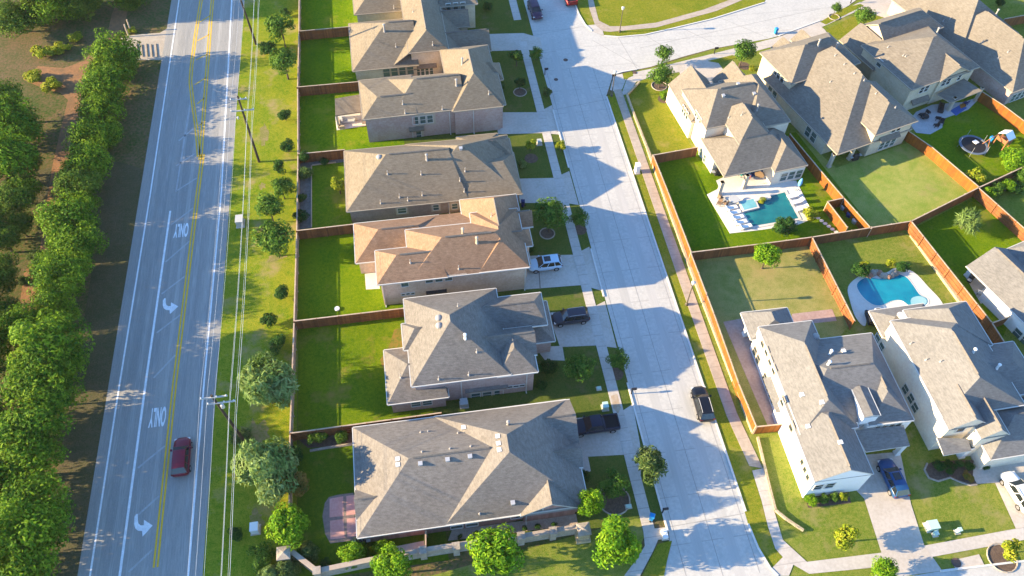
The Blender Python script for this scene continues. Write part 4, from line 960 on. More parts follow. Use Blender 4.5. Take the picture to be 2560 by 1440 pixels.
fence('dark fence in the far top right corner', [(2513,47),(2590,33)], M_FENCE)
fence('small pale topped fence piece beside the right edge house', [(2482,807),(2524,792)], M_FENCE)
def lowwall(label, pts, w, h, m, name='retaining_wall', px=True, cat='wall', zpx=0.0):
    P = [G(p[0], p[1], zpx).to_2d() if px else Vector(p) for p in pts]; c = P[0]; o = thing(name, label, cat, (c.x, c.y, 0)); mb, cp = MB(), MB()
    for a, b in zip(P, P[1:]): mb.beam(a-c, b-c, w, 0, h); cp.beam(a-c, b-c, w+.06, h+.003, h+.06)
    mb.build('stone_face', m, o); cp.build('coping', m, o); return o
lowwall('pale stone retaining wall under the orange street fence', [(34.45,84),(34.4,62),(34.85,37.4)], .26, .45, M_STONE, px=False)
lowwall('low pale stone wall along the sidewalk of the corner lawn', [(1598,208),(1567,240),(1585,290),(1626,395)], .22, .35, M_STONE)
lowwall('low pale stone wall curving round the white house corner lawn', [(1893,1095),(1920,1210),(1937,1277),(1965,1300),(2007,1328)], .2, .3, M_STONE)
lowwall('pale stone wall along the base of the kidney pool yard fence', [(2276,590),(2425,795)], .35, .4, M_STONE)
# perimeter stone wall at the bottom
WP = [G(x, y, 1.8).to_2d() for x, y in ((728,1378),(792,1427),(905,1403),(1057,1375),(1200,1353),(1303,1340),(1450,1315))]
wo = thing('stone_wall', 'grey stone perimeter wall with square pillars along the bottom house lot', 'wall', (WP[0].x, WP[0].y, 0)); c0 = WP[0]
mb, cp = MB(), MB()
for a, b in zip(WP, WP[1:]): mb.beam(a-c0, b-c0, .32, 0, 1.72); cp.beam(a-c0, b-c0, .5, 1.725, 1.84)
mb.build('stone_face', M_GREYSTONE, wo); cp.build('coping', mat('wall_coping', (0.33,0.26,0.20), .85, (0.40,0.33,0.26), (1.5,)), wo)
for x, y in ((792,1427),(1057,1376),(1140,1366),(1303,1340),(1383,1327)):
    p = G(x, y, 1.9).to_2d()-c0; pm = MB(); pm.box(p.x-.33, p.x+.33, p.y-.33, p.y+.33, 0, 1.95); pm.box(p.x-.4, p.x+.4, p.y-.4, p.y+.4, 1.953, 2.08); pm.build('pillar', M_GREYSTONE, wo)
def endpillar(px, py, label):
    p = G(px, py, 2.3); o = thing('stone_pillar', label, 'pillar', (p.x, p.y, 0)); mb, cp = MB(), MB()
    mb.box(-.75, .75, -.75, .75, 0, .55); mb.box(-.55, .55, -.55, .55, .55, 2.1); cp.box(-.68, .68, -.68, .68, 2.103, 2.28); cp.face([(-.68,-.68,2.28),(.68,-.68,2.28),(0,0,2.5)]); cp.face([(.68,-.68,2.28),(.68,.68,2.28),(0,0,2.5)]); cp.face([(.68,.68,2.28),(-.68,.68,2.28),(0,0,2.5)]); cp.face([(-.68,.68,2.28),(-.68,-.68,2.28),(0,0,2.5)])
    mb.build('shaft', M_STONE, o); cp.build('cap_stone', M_GREYSTONE, o)
endpillar(1460, 1322, 'large square stone pillar at the street end of the perimeter wall')
endpillar(708, 1382, 'wide stone pillar at the highway end of the perimeter wall')
# ================================================================== UTILITY LINE
def pole(label, base, top_px, H, arms):
    b = G(*base); t = G(top_px[0], top_px[1], H)
    o = thing('utility_pole', label, 'utility pole', (b.x, b.y, 0)); d = t-b
    mb = MB(); mb.tube([(0, 0, -.2), d*.5, d], [.19, .16, .12], 8); mb.build('shaft', M_POLE, o)
    for f, x0, x1 in arms:
        q = d*f; mb = MB(); mb.box(q.x+x0, q.x+x1, q.y-.16, q.y-.02, q.z-.07, q.z+.07); mb.build('crossarm', mat('grey_crossarm', (0.38,0.38,0.36), .7), o)
        for k in (x0+.1, (x0+x1)/2+.3, x1-.1):
            im = MB(); im.lathe([(.05, 0), (.09, .06), (.05, .1), (.08, .15), (.03, .22)], 8, (q.x+k, q.y-.09, q.z+.07)); im.build('insulator', M_GALV, o)
    return o
pole('upper utility pole whose top is cut by the frame', (640,110), (600,-6), 11.6, ((.97,-1.1,1.1),))
p2 = pole('middle utility pole with two white crossarms beside the highway', (648,405), (594,240), 11.6, ((.96,-1.1,1.1),(.80,-1.5,1.6)))
mb = MB(); mb.lathe([(.05,0),(.16,.02),(.16,.3),(.05,.34)], 8, (-.9,.0,8.3)); mb.build('fuse_box', M_GALV, p2)
p3 = pole('leaning lowest utility pole between the two feathery trees', (614,1107), (528,988), 10.4, ((.97,-1.2,1.5),(.86,-.9,1.9)))
mb = MB(); mb.lathe([(.05,0),(.2,.02),(.2,.5),(.05,.55)], 10, (-.3,.1,8.2)); mb.build('transformer_can', M_GALV, p3)
Y4 = [(-20.0, 160.0), (-20.0, 117.0), (-20.0, 89.3), (-20.0, 44.5), (-20, -2.0), (-20, -40)]
WIRES = [(-23.95, 11.2, 'outermost highway side'), (-23.2, 11.35, 'second from the highway'), (-22.5, 11.2, 'middle'), (-21.55, 9.4, 'fourth from the highway'), (-20.9, 9.4, 'innermost yard side'), (-22.1, 7.2, 'lower thick'), (-21.5, 6.6, 'lowest thick')]
M_WIRE = mat('bare_wire', (0.62, 0.62, 0.60), .5)
for x, z, l in WIRES:
    pts = []
    for (a, b) in zip(Y4, Y4[1:]):
        for k in range(8):
            t = k/8; pts.append((x, a[1]+(b[1]-a[1])*t, z-3.0*t*(1-t)*abs(b[1]-a[1])/45))
    mb = MB(); mb.tube(pts, .011 if z > 9 else .018, 5); o = mb.build('overhead_wire', M_WIRE); tag(o, '%s overhead wire strung along the utility poles' % l, 'cable', 'overhead wires')
# ================================================================== STREET FURNITURE
def lamp(px, top, label, h=4.3):
    p = G(*px); o = thing('street_lamp', label, 'street lamp', (p.x, p.y, 0)); mb = MB(); mb.lathe([(.22,0),(.2,.3),(.09,.4),(.06,h-.1),(.05,h)], 10); mb.build('post', M_GREYSTONE if 'white' in label else mat('bronze_post',(0.10,0.085,0.06),.5), o)
    mb = MB(); mb.lathe([(.08,0),(.2,.08),(.24,.42),(.3,.45),(.05,.62)], 10, (0,0,h)); mb.build('lantern', mat('lantern_glass',(0.5,0.48,0.42),.3), o)
lamp((1529,240), None, 'street lamp on the corner grass strip beside the crossing street ramp')
lamp((1549,80), None, 'pale street lamp on the far side of the crossing street')
lamp((1716,762), None, 'street lamp on the narrow verge by the orange fence')
def mailbox(px, label, m=None):
    p = G(*px); o = thing('mailbox', label, 'mailbox', (p.x, p.y, 0)); mb = MB(); mb.box(-.06,.06,-.06,.06,0,1.05); mb.box(-.06,.4,-.05,.05,.95,1.02); mb.build('post', m or M_DARK, o)
    mb = MB(); mb.box(-.1,.5,-.12,.12,1.05,1.22); mb.tube([(-.1,0,1.22),(.5,0,1.22)], .12, 8); mb.build('letter_box', m or M_DARK, o)
for px, l in (((1362,187),'dark mailbox beside the manhole at the top driveways'), ((1578,985),'dark mailbox below the grey roofed house driveway'), ((1655,1283),'dark mailbox by the bottom planting strip'), ((1785,135),'dark mailbox on the crossing street near the corner house'), ((2126,8),'dark mailbox at the very top of the crossing street'), ((1530,203),'dark mailbox at the crossing street corner ramp')): mailbox(px, l)
def box_thing(name, px, sx, sy, h, m, label, cat, rz=0.0, lid=.06):
    p = G(*px); o = thing(name, label, cat, (p.x, p.y, 0), rz); mb = MB(); mb.box(-sx/2-.12, sx/2+.12, -sy/2-.12, sy/2+.12, 0.0, .09); mb.build('pad', M_DRIVE, o)
    mb = MB(); mb.box(-sx/2, sx/2, -sy/2, sy/2, .093, h); mb.build('cabinet', m, o); mb = MB(); mb.box(-sx/2-.03, sx/2+.03, -sy/2-.04, sy/2+.03, h+.003, h+lid); mb.build('lid', m, o); return o
M_TEAL = mat('pale_green_enamel', (0.42,0.58,0.50), .5); M_UTG = mat('grey_enamel', (0.45,0.45,0.43), .5)
box_thing('utility_cabinet', (602,560), .9, 1.3, 1.1, M_UTG, 'grey utility cabinet on the verge beside the highway edge', 'utility box')
box_thing('utility_cabinet', (640,1325), .8, .9, 1.0, M_WHITE, 'white utility cabinet on the verge near the stone wall', 'utility box')
box_thing('utility_cabinet', (2326,1318), 1.1, .9, .8, M_TEAL, 'pale green utility cabinet on the lawn by the bottom sidewalk', 'utility box')
box_thing('utility_cabinet', (2392,1330), .35, .35, .8, M_TEAL, 'small green pedestal right of the pale green cabinet', 'utility box')
box_thing('utility_cabinet', (2336,1336), .4, .4, .5, M_TEAL, 'low green box just below the pale green cabinet', 'utility box')
box_thing('utility_cabinet', (1512,1020), .6, .7, .8, M_TEAL, 'pale teal utility cabinet by the sidewalk above the black pickup', 'utility box')
box_thing('utility_cabinet', (1348,360), .6, .6, .7, M_UTG, 'grey utility cabinet beside the little yellow-green tree', 'utility box')
box_thing('utility_cabinet', (1497,972), .4, .3, .25, M_TEAL, 'tiny teal meter box in the shaded front lawn', 'utility box')
box_thing('utility_cabinet', (1571,1267), .5, .3, .22, M_TEAL, 'low teal meter lid on the bottom front lawn', 'utility box')
box_thing('letterbox_cabinet', (1592,430), .6, .8, 1.5, M_WHITE, 'white cabinet standing on the narrow verge beside the orange fence', 'utility box')
box_thing('utility_cabinet', (1660,1338), .5, .9, .5, M_WHITE, 'white curb inlet box at the bottom street corner', 'utility box')
def bin_thing(px, m, label, tilt=0):
    p = G(*px); o = thing('wheelie_bin', label, 'bin', (p.x, p.y, 0), rnd.uniform(0,6)); mb = MB(); mb.lathe([(.26,.05),(.36,1.0)], 4); mb.build('tub', m, o); mb = MB(); mb.lathe([(.4,1.0),(.4,1.06),(.3,1.14)], 4); mb.build('lid', m, o)
    for s in (-1,1):
        mb = MB(); mb.tube([(s*.2,-.22,.1),(s*.3,-.22,.1)], .1, 8); mb.build('wheel', M_TYRE, o)
M_BLUEB = mat('blue_plastic', (0.01,0.025,0.12), .4); M_CYAN = mat('light_blue_plastic', (0.015,0.22,0.50), .4)
bin_thing((1307,515), M_BLUEB, 'navy blue bin beside the low house driveway')
bin_thing((1938,84), M_CYAN, 'bright blue bin standing in the crossing street')
bin_thing((1627,1298), M_CYAN, 'blue bin lid at the bottom sidewalk by the planting strip')
def manhole(px, r, label):
    p = G(*px); mb = MB(); mb.lathe([(r,0),(r,.02),(r*.86,.026),(.05,.026)], 20); o = mb.build('manhole_cover', mat('rusty_iron',(0.07,0.05,0.045),.7,(0.13,0.08,0.06),(4.,))); o.location = (p.x,p.y,.014+(.045 if px[1] > 1300 or px[0] > 1580 else 0)); tag(o, label, 'manhole cover')
manhole((1414,150), .38, 'upper manhole cover in the shaded street below the top crossing'); manhole((1390,199), .34, 'lower manhole cover near the street lamp shadow'); manhole((1587,182), .34, 'rusty cover on the crossing street ramp'); manhole((2390,1407), .5, 'round rusty manhole cover on the bottom concrete pad')
# mulch rings and edging
def ring(px, r, m=M_MULCH, edge=True):
    p = G(*px); wsheet('mulch_bed', [(p.x+r*math.cos(a*PI/9)*random.Random(a).uniform(.93,1.07), p.y+r*math.sin(a*PI/9)) for a in range(18)], .022, m)
    if edge:
        mb = MB(); mb.tube([(p.x+r*math.cos(a*PI/9), p.y+r*math.sin(a*PI/9), .05) for a in range(19)], .09, 5); struct('bed_edging', mb, M_GREYSTONE)
for px, r in (((1648,215),1.2),((1300,231),1.0),((1368,584),1.0),((1535,1250),1.7),((2085,43),.9),((2505,1395),1.5)): ring(px, r)
for px, r in (((1660,248),1.0),((2163,62),.9),((1328,396),1.0),((1540,935),.9),((1450,575),.9),((1860,165),1.0)): ring(px, r, edge=False)
sheet('mulch_bed', [(2310,1165),(2325,1195),(2345,1203),(2375,1195),(2400,1205),(2440,1212),(2440,1150),(2400,1150),(2330,1155)], .03, M_MULCH)
mb = MB(); mb.tube([G(x,y,.06) for x,y in ((2318,1158),(2311,1175),(2322,1195),(2345,1203),(2375,1194),(2400,1205),(2425,1213),(2442,1211))], .12, 5); struct('bed_edging', mb, M_GREYSTONE)
sheet('mulch_bed', [(2012,1240),(2120,1228),(2128,1258),(2020,1270)], .03, M_MULCH)
sheet('gravel_bed', [(1130,1325),(1440,1285),(1445,1312),(1120,1352)], .03, mat('pale_gravel',(0.36,0.28,0.22),.95,(0.46,0.38,0.31),(2.,9.),bump=.7,bscale=12))
for i, x in enumerate((1150,1190,1225,1270,1310,1345,1385)):
    tree(x, 1341-(x-1150)*.13, 9, 'dark', 'small dark shrub in the pale gravel bed below the bottom house', 0, 'shrubs in the gravel bed', 'shrub')
sheet('mulch_bed', [(735,1090),(885,1070),(885,1112),(770,1120)], .03, M_MULCH)
mb = MB(); mb.tube([G(x,y,.08) for x,y in ((775,1127),(820,1119),(880,1110))], .16, 5); struct('bed_edging', mb, M_GREYSTONE)
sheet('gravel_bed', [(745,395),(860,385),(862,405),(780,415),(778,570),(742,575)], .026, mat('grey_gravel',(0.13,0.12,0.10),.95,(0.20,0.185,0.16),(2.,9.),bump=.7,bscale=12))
for a, b in (((779,415),(779,570)),((781,414),(840,407))):
    mb = MB(); mb.beam(G(*a), G(*b), .12, .0, .2); struct('bed_edging', mb, M_CAP)
wsheet('lawn', [(-26,22),(19.4,26),(12,10),(-26,10)], .009, M_LAWN2); wsheet('lawn', [(-12,25.5),(19.6,29.5),(19.6,27.4),(17,24),(-12,20)], .011, M_LAWN2)
sheet('lawn_patch', [(1680,1352),(1645,1360),(1625,1400),(1605,1440),(1660,1440),(1668,1400)], .056, M_LAWN3)
# ================================================================== POOLS AND DECKS
def water(name, deep, shal): 
    m = mat(name, deep, .06, shal, (.22,), spec=.5, bump=.25, bscale=3.0); return m
M_WA = water('pool_water', (0.004,0.16,0.26), (0.012,0.30,0.38)); M_WB = water('teal_pool_water', (0.006,0.10,0.12), (0.02,0.20,0.20)); M_WS = mat('shallow_water', (0.30,0.50,0.52), .06, (0.24,0.46,0.50), (.5,), bump=.2, bscale=3)
M_DECKW = mat('pale_pool_deck', (0.62,0.58,0.51), .8, (0.70,0.66,0.59), (.6,5.))
def smooth(pts, n=5):
    out = []; N = len(pts)
    for i in range(N):
        p0, p1, p2, p3 = (Vector(pts[(i+k-1) % N]) for k in range(4))
        for j in range(n):
            t = j/n; out.append(0.5*((2*p1)+(p2-p0)*t+(2*p0-5*p1+4*p2-p3)*t*t+(3*p1-p0-3*p2+p3)*t**3))
    return out
def poly_part(name, pts, z0, z1, m, parent, c):
    mb = MB(); mb.prism([(p.x-c.x, p.y-c.y) for p in pts], z0, z1); o = mb.build(name, m, parent)
    bm = bmesh.new(); bm.from_mesh(o.data); bmesh.ops.triangulate(bm, faces=[f for f in bm.faces if len(f.verts) > 4]); bm.to_mesh(o.data); bm.free(); return o
K = smooth([G(x,y).to_2d() for x,y in ((2142,712),(2165,695),(2203,697),(2230,684),(2263,693),(2281,713),(2298,737),(2317,748),(2313,763),(2275,765),(2253,752),(2230,753),(2203,764),(2178,760),(2153,738))])
KD = smooth([G(x,y).to_2d() for x,y in ((2120,717),(2150,690),(2185,682),(2215,682),(2240,670),(2283,680),(2320,717),(2355,757),(2350,785),(2250,790),(2175,775),(2163,815),(2140,795),(2126,757))], 4)
c = G(2230,725); kp = thing('swimming_pool', 'turquoise kidney shaped pool with pale curved deck', 'swimming pool', (c.x,c.y,0))
poly_part('deck', KD, 0, .05, M_DECKW, kp, c); cc = sum((Vector(p) for p in K), Vector((0,0)))/len(K)
poly_part('coping', [cc+(p-cc)*1.05 for p in K], .0, .085, M_DECKW, kp, c); poly_part('water', K, .0, .09, M_WA, kp, c)
poly_part('tanning_ledge', smooth([G(x,y).to_2d() for x,y in ((2278,747),(2298,741),(2315,749),(2312,762),(2280,764))],3), .0, .094, M_WS, kp, c)
g = random.Random(5)
for i in range(9):
    p = G(2172+i*8, 690-8*math.sin(i*.8)-(4 if i > 4 else 0)); mb = MB(); s = g.uniform(.35,.6); mb.lathe([(s,0),(s*.95,.25),(s*.6,.5),(.1,.58)], 7); o = mb.build('boulder', M_GREYSTONE if i % 3 else mat('red_rock',(0.30,0.15,0.10),.9,(0.38,0.22,0.15),(2.,))); o.location = (p.x,p.y,.05); o.rotation_euler = (g.uniform(-.2,.2),.1,g.uniform(0,6)); tag(o, 'rough boulder piled along the planted edge of the kidney pool', 'rock', 'boulders behind the kidney pool')
R_ = lambda *a: [G(x,y).to_2d() for x,y in a]
c = G(1920,530); rp = thing('swimming_pool', 'rectangular teal pool with a raised spa and white stone deck', 'swimming pool', (c.x,c.y,0))
poly_part('deck', R_((1767,487),(1800,470),(1990,452),(2037,545),(1995,562),(1905,575),(1825,584)), 0, .06, M_DECKW, rp, c)
poly_part('coping', R_((1838,510),(1966,476),(2004,550),(1874,574)), 0, .12, M_PATIO, rp, c); poly_part('water', R_((1846,513),(1961,482),(1995,547),(1880,567)), 0, .128, M_WB, rp, c)
poly_part('spa_wall', R_((1843,508),(1886,499),(1897,524),(1856,534)), 0, .42, M_PATIO, rp, c); poly_part('spa_water', R_((1848,509),(1883,502),(1891,522),(1859,530)), 0, .43, mat('spa_water',(0.12,0.34,0.36),.06,(0.2,0.45,0.46),(.8,),bump=.3,bscale=5), rp, c)
poly_part('planter', R_((1880,497),(1920,488),(1926,500),(1886,509)), 0, .5, M_PATIO, rp, c)
sheet('patio_slab', [(1790,452),(1800,475),(1935,455),(1925,425),(1815,440)], .04, M_DECKW)
for i in range(7):
    p = G(2036+i*9, 538+i*7); wsheet('stepping_stone', [(p.x+.35*math.cos(a), p.y+.28*math.sin(a)) for a in (0,1,2,3,4,5)], .03, M_DECKW)
M_CUSH = mat('white_cushion', (0.74,0.72,0.68), .8); M_WICK = mat('wicker', (0.16,0.10,0.06), .85, (0.24,0.16,0.10), (6.,))
def lounger(px, rz, label, grp):
    p = G(*px); o = thing('sun_lounger', label, 'sun lounger', (p.x,p.y,.06), rz, grp)
    mb = MB(); mb.box(-.95,.95,-.33,.33,.18,.27)
    for x in (-.8,.8):
        for y in (-.27,.27): mb.box(x-.04,x+.04,y-.04,y+.04,0,.18)
    mb.build('frame', M_WHITE, o); mb = MB(); mb.box(-.35,.93,-.3,.3,.273,.36); mb.build('cushion', M_CUSH, o)
    mb = MB(); T = Matrix.Translation((-.35,0,.3)) @ Matrix.Rotation(math.radians(35),4,'Y'); mb.box(-.65,0,-.3,.3,0,.08,0,T); mb.build('backrest', M_CUSH, o)
for i, px in enumerate(((1826,523),(1834,535),(1842,547),(1850,559),(1862,570))): lounger(px, math.radians(8), 'white sun lounger in the row of five on the west side of the rectangular pool', 'five loungers west of the rectangular pool')
for px, l in (((1983,493),'upper'),((1992,508),'middle'),((2003,525),'lower')): lounger(px, math.radians(190), '%s white lounger on the east deck of the rectangular pool' % l, 'loungers east of the rectangular pool')
def round_table(px, r, h, m, label, z=.05):
    p = G(*px); o = thing('round_table', label, 'table', (p.x,p.y,z)); mb = MB(); mb.lathe([(.05,h-.05),(r,h-.05),(r,h),(.02,h)], 18); mb.build('tabletop', m, o); mb = MB(); mb.lathe([(.25,0),(.06,.06),(.05,h-.05)], 10); mb.build('pedestal', M_DARK, o)
def chair(px, rz, m, label, grp, z=.05):
    p = G(*px); o = thing('patio_chair', label, 'chair', (p.x,p.y,z), rz, grp); mb = MB(); mb.box(-.3,.3,-.3,.3,.32,.44); mb.build('seat', m, o); mb = MB(); mb.box(-.34,-.24,-.3,.3,.44,.88); mb.build('backrest', m, o)
    for x in (-.26,.26):
        for y in (-.26,.26): mb = MB(); mb.box(x-.03,x+.03,y-.03,y+.03,0,.32); mb.build('leg', M_DARK, o)
round_table((1832,506), .75, .7, M_UTG, 'round grey table on the west deck of the rectangular pool')
for i, (x,y,a) in enumerate(((1800,498,.3),(1812,512,2.),(1797,512,4.))): chair((x,y), a, M_WICK, 'brown wicker chair on the corner of the rectangular pool deck', 'wicker chairs by the rectangular pool')
def umbrella(px, label):
    p = G(*px); o = thing('closed_umbrella', label, 'umbrella', (p.x,p.y,.05)); mb = MB(); mb.lathe([(.3,0),(.3,.08),(.04,.1),(.03,2.5)], 10); mb.build('pole', M_GALV, o); mb = MB(); mb.lathe([(.05,1.0),(.22,1.15),(.3,1.6),(.2,2.2),(.03,2.55)], 10); mb.build('canopy', mat('sky_blue_canvas',(0.12,0.33,0.55),.8), o)
umbrella((1992,478), 'light blue folded umbrella at the corner of the rectangular pool deck')
# covered patio of the corner house
def sofa(px, rz, m, label, L=1.9, z=.05):
    p = G(*px); o = thing('patio_sofa', label, 'sofa', (p.x,p.y,z), rz); mb = MB(); mb.box(-L/2,L/2,-.4,.4,.12,.4); mb.build('seat', m, o); mb = MB(); mb.box(-L/2,L/2,.3,.45,.4,.85); mb.build('backrest', m, o)
    for s in (-1,1): mb = MB(); mb.box(s*L/2-.1,s*L/2+.1,-.4,.45,.4,.62); mb.build('armrest', m, o)
M_NAVY = mat('navy_fabric', (0.02,0.05,0.16), .8); M_TEALF = mat('teal_fabric', (0.01,0.16,0.16), .8); M_TANF = mat('tan_fabric', (0.36,0.24,0.14), .85); M_REDF = mat('red_fabric', (0.35,0.05,0.04), .8)
sofa((1885,436), .3, M_NAVY, 'navy sofa under the covered patio of the corner house'); round_table((1897,442), .7, .45, M_TANF, 'round tan table under the covered patio of the corner house'); chair((1870,446), 1., M_REDF, 'red chair beside the navy sofa', None); chair((1852,440), 2., M_TEALF, 'teal chair at the left of the navy sofa', None)
def grill(px, rz, label, z=.05, m=None):
    p = G(*px); o = thing('barbecue_grill', label, 'grill', (p.x,p.y,z), rz); mb = MB(); mb.box(-.5,.5,-.28,.28,.1,.8); mb.build('cart', m or M_DARK, o); mb = MB(); mb.tube([(-.42,0,.85),(.42,0,.85)], .27, 10); mb.build('hood', m or M_DARK, o)
    for s in (-1,1): mb = MB(); mb.box(s*.75-.22,s*.75+.22,-.25,.25,.76,.8); mb.build('side_shelf', M_GALV, o)
grill((1793,437), 0.1, 'dark grill with light lids at the edge of the covered corner house patio'); grill((905,1360), .1, 'black grill on the small pad below the bottom house'); grill((2135,400), .2, 'dark grill in the shaded porch of the tan slope house')
# pavilion in the third yard
p0 = G(872,285,0); pv = thing('garden_pavilion', 'small tan roofed pavilion on pale paving behind the rose brick house', 'pavilion', (p0.x,p0.y,0))
Q = [G(x,y,2.7)-Vector((p0.x,p0.y,0)) for x,y in ((838,287),(905,277),(902,240),(838,251))]; Q = [Vector((q.x,q.y,2.55+(.5 if i > 1 else 0))) for i,q in enumerate(Q)]
mb = MB(); mb.face(Q); mb.face([q-Vector((0,0,.18)) for q in Q][::-1])
for i in range(4): a,b = Q[i],Q[(i+1)%4]; mb.face([a,b,b-Vector((0,0,.18)),a-Vector((0,0,.18))])
mb.build('roof', R_TAUPE, pv)
for i in range(4): q = Q[i]*.92; mb = MB(); mb.box(q.x-.14,q.x+.14,q.y-.14,q.y+.14,0,2.5); mb.build('column', M_TRIMB, pv)
sheet('patio_slab', [(838,292),(912,280),(915,315),(842,326)], .04, M_PATIO)
sofa((872,305), 0, M_UTG, 'grey sofa beside the small pavilion'); lowwall('low pale seat wall beside the small pavilion', [(845,300),(849,322),(862,320)], .4, .5, M_STONE, 'seat_wall'); box_thing('outdoor_kitchen', (885,298), 2.2, .7, .95, M_PATIO, 'pale outdoor kitchen counter beside the small pavilion', 'counter')
# bottom house pink patio
sheet('patio_slab', [(822,1243),(845,1237),(884,1232),(890,1350),(826,1359),(813,1335),(806,1290),(812,1258)], .03, mat('aggregate_border',(0.20,0.16,0.14),.9,(0.27,0.22,0.19),(3.,)))
for q in ([(824,1247),(858,1241),(859,1290),(824,1294)],[(866,1240),(888,1237),(889,1286),(866,1289)],[(825,1302),(859,1298),(862,1345),(826,1349)],[(867,1297),(890,1294),(892,1340),(868,1344)]): sheet('patio_slab', q, .036, mat('pink_slab',(0.56,0.29,0.25),.8,(0.62,0.36,0.31),(.8,4.)))
sheet('walkway', [(970,1370),(1060,1352),(1062,1375),(975,1390)], .03, M_PATIO)
# tan house patio
sheet('patio_slab', [(912,685),(942,680),(950,722),(915,724)], .03, M_PATIO); sheet('red_rug', [(905,660),(938,655),(940,680),(910,684)], .04, mat('red_rug',(0.38,0.07,0.03),.9)); chair((928,668), 1., M_REDF, 'bright red chair on the tan house back patio', None)
round_table((2030,540-0), .01, .01, M_UTG, 'x') if False else None
p = G(843,773); mb = MB(); mb.lathe([(.3,0),(.34,.05),(.2,.12),(.34,.16),(.3,.2),(.02,.2)], 16); o = mb.build('garden_stool', M_WHITE); o.location = (p.x,p.y,.015); tag(o, 'white round disc lying on the tan house lawn', 'garden disc')
# trampoline yard
p = G(2428,372); tr = thing('trampoline', 'round black trampoline with blue pad and net poles', 'trampoline', (p.x,p.y,0))
mb = MB(); mb.lathe([(.02,.80),(1.75,.82)], 28); mb.build('jump_mat', mat('black_mesh',(0.012,0.012,0.016),.8), tr)
mb = MB(); mb.lathe([(1.75,.8),(1.78,.86),(2.1,.86),(2.15,.8)], 28); mb.build('safety_pad', mat('slate_blue_vinyl',(0.10,0.13,0.17),.5), tr)
for k in range(5):
    a = k*PI/2.5+.3; mb = MB(); mb.tube([(2.05*math.cos(a),2.05*math.sin(a),0),(2.05*math.cos(a),2.05*math.sin(a),1.9)], .022, 6); mb.build('net_pole', M_GALV, tr)
mb = MB(); mb.box(-.2,.6,-.35,.35,.9,1.0); o = mb.build('foam_board', M_WHITE); o.location = (p.x+.2,p.y+.3,.02); o.rotation_euler = (0,.1,.4); tag(o, 'white board lying on the black trampoline', 'board')
p = G(2505,362); ps = thing('play_set', 'wooden play set with white and grey slides beside the trampoline', 'play set', (p.x,p.y,0), .4); M_PLAY = mat('cedar',(0.26,0.10,0.04),.85,(0.34,0.15,0.07),(3.,))
for x in (-1.2,.2):
    for y in (-.8,.8): mb = MB(); mb.box(x-.07,x+.07,y-.07,y+.07,0,2.2); mb.build('post', M_PLAY, ps)
mb = MB(); mb.box(-1.25,.25,-.85,.85,1.2,1.28); mb.build('platform', M_PLAY, ps); mb = MB(); mb.box(-1.25,.25,-.9,-.85,1.28,1.9); mb.box(-1.3,-1.25,-.85,.85,1.28,1.9); mb.build('railing', M_PLAY, ps)
mb = MB(); [mb.face([(-1.3,s*1.0,2.1),(.3,s*1.0,2.1),(.3,0,2.8),(-1.3,0,2.8)]) for s in (-1,1)]; mb.build('canopy', M_WHITE, ps)
mb = MB(); mb.face([(.25,-.35,1.25),(2.6,-.35,.2),(2.6,.35,.2),(.25,.35,1.25)]); mb.face([(.25,-.35,1.25),(2.6,-.35,.2),(2.6,-.4,.4),(.25,-.4,1.45)]); mb.face([(.25,.35,1.25),(2.6,.35,.2),(2.6,.4,.4),(.25,.4,1.45)]); mb.build('slide', mat('slate_plastic',(0.10,0.14,0.19),.4), ps)
mb = MB(); mb.tube([(-1.2,.8,2.1),(-3.2,.8,2.1)], .07, 6); mb.tube([(-3.2,.8,2.1),(-3.5,0,0)], .06, 6); mb.tube([(-3.2,.8,2.1),(-3.5,1.6,0)], .06, 6); mb.build('swing_beam', M_PLAY, ps)
bin_thing((2473,356), M_CYAN, 'blue bin beside the play set')
sheet('patio_slab', [(2270,305),(2290,280),(2330,262),(2410,255),(2455,240),(2420,275),(2362,296),(2355,320),(2325,336),(2290,332)], .03, mat('grey_patio',(0.36,0.37,0.38),.8,(0.44,0.45,0.46),(.8,4.)))
sheet('blue_rug', [(2375,277),(2400,262),(2418,270),(2390,290)], .036, mat('blue_rug',(0.03,0.10,0.32),.9)); sheet('orange_rug', [(2398,262),(2412,258),(2416,266),(2402,272)], .04, mat('orange_rug',(0.40,0.17,0.03),.9))
for i,(x,y,a,m) in enumerate(((2318,285,.4,M_DARK),(2300,292,2.,M_DARK),(2342,300,1.2,M_DARK),(2338,318,3.,M_DARK),(2352,310,4.2,M_DARK))): chair((x,y), a, m, 'dark patio chair on the round grey patio of the trampoline yard', 'dark chairs on the grey patio')
round_table((2308,296), .7, .5, M_DARK, 'dark round fire table on the grey patio of the trampoline yard'); sofa((2350,275), 1., M_DARK, 'dark sofa under the dark patio roof beside the blue rug'); chair((2412,262), 2., M_BLUEB, 'navy chair at the end of the blue rug', None)
for x,y,s in ((2105,520,1),(2118,536,1.3),(2132,552,1)):
    pass
for i,(x,y,m,l) in enumerate(((2108,522,M_UTG,'pale tub at the top of the narrow storage pen'),(2122,540,M_NAVY,'navy tarp bundle in the middle of the narrow storage pen'),(2136,556,M_GALV,'grey metal drum at the bottom of the narrow storage pen'))):
    p = G(x,y); mb = MB(); mb.lathe([(.42,0),(.48,.5),(.40,.62),(.1,.66)], 9); o = mb.build(('storage_tub','tarp_bundle','metal_drum')[i], m); o.location = (p.x,p.y,.02); tag(o, l, 'storage')
for i,(x,y,a,l) in enumerate(((2176,795,.4,'first'),(2183,812,1.9,'second'),(2178,785,3.,'third'))): chair((x,y), a, M_DARK, '%s black chair at the patio corner left of the kidney pool house' % l, 'black chairs by the kidney pool patio')
sofa((2172,800), 1.4, M_DARK, 'black sofa at the patio corner left of the kidney pool house')
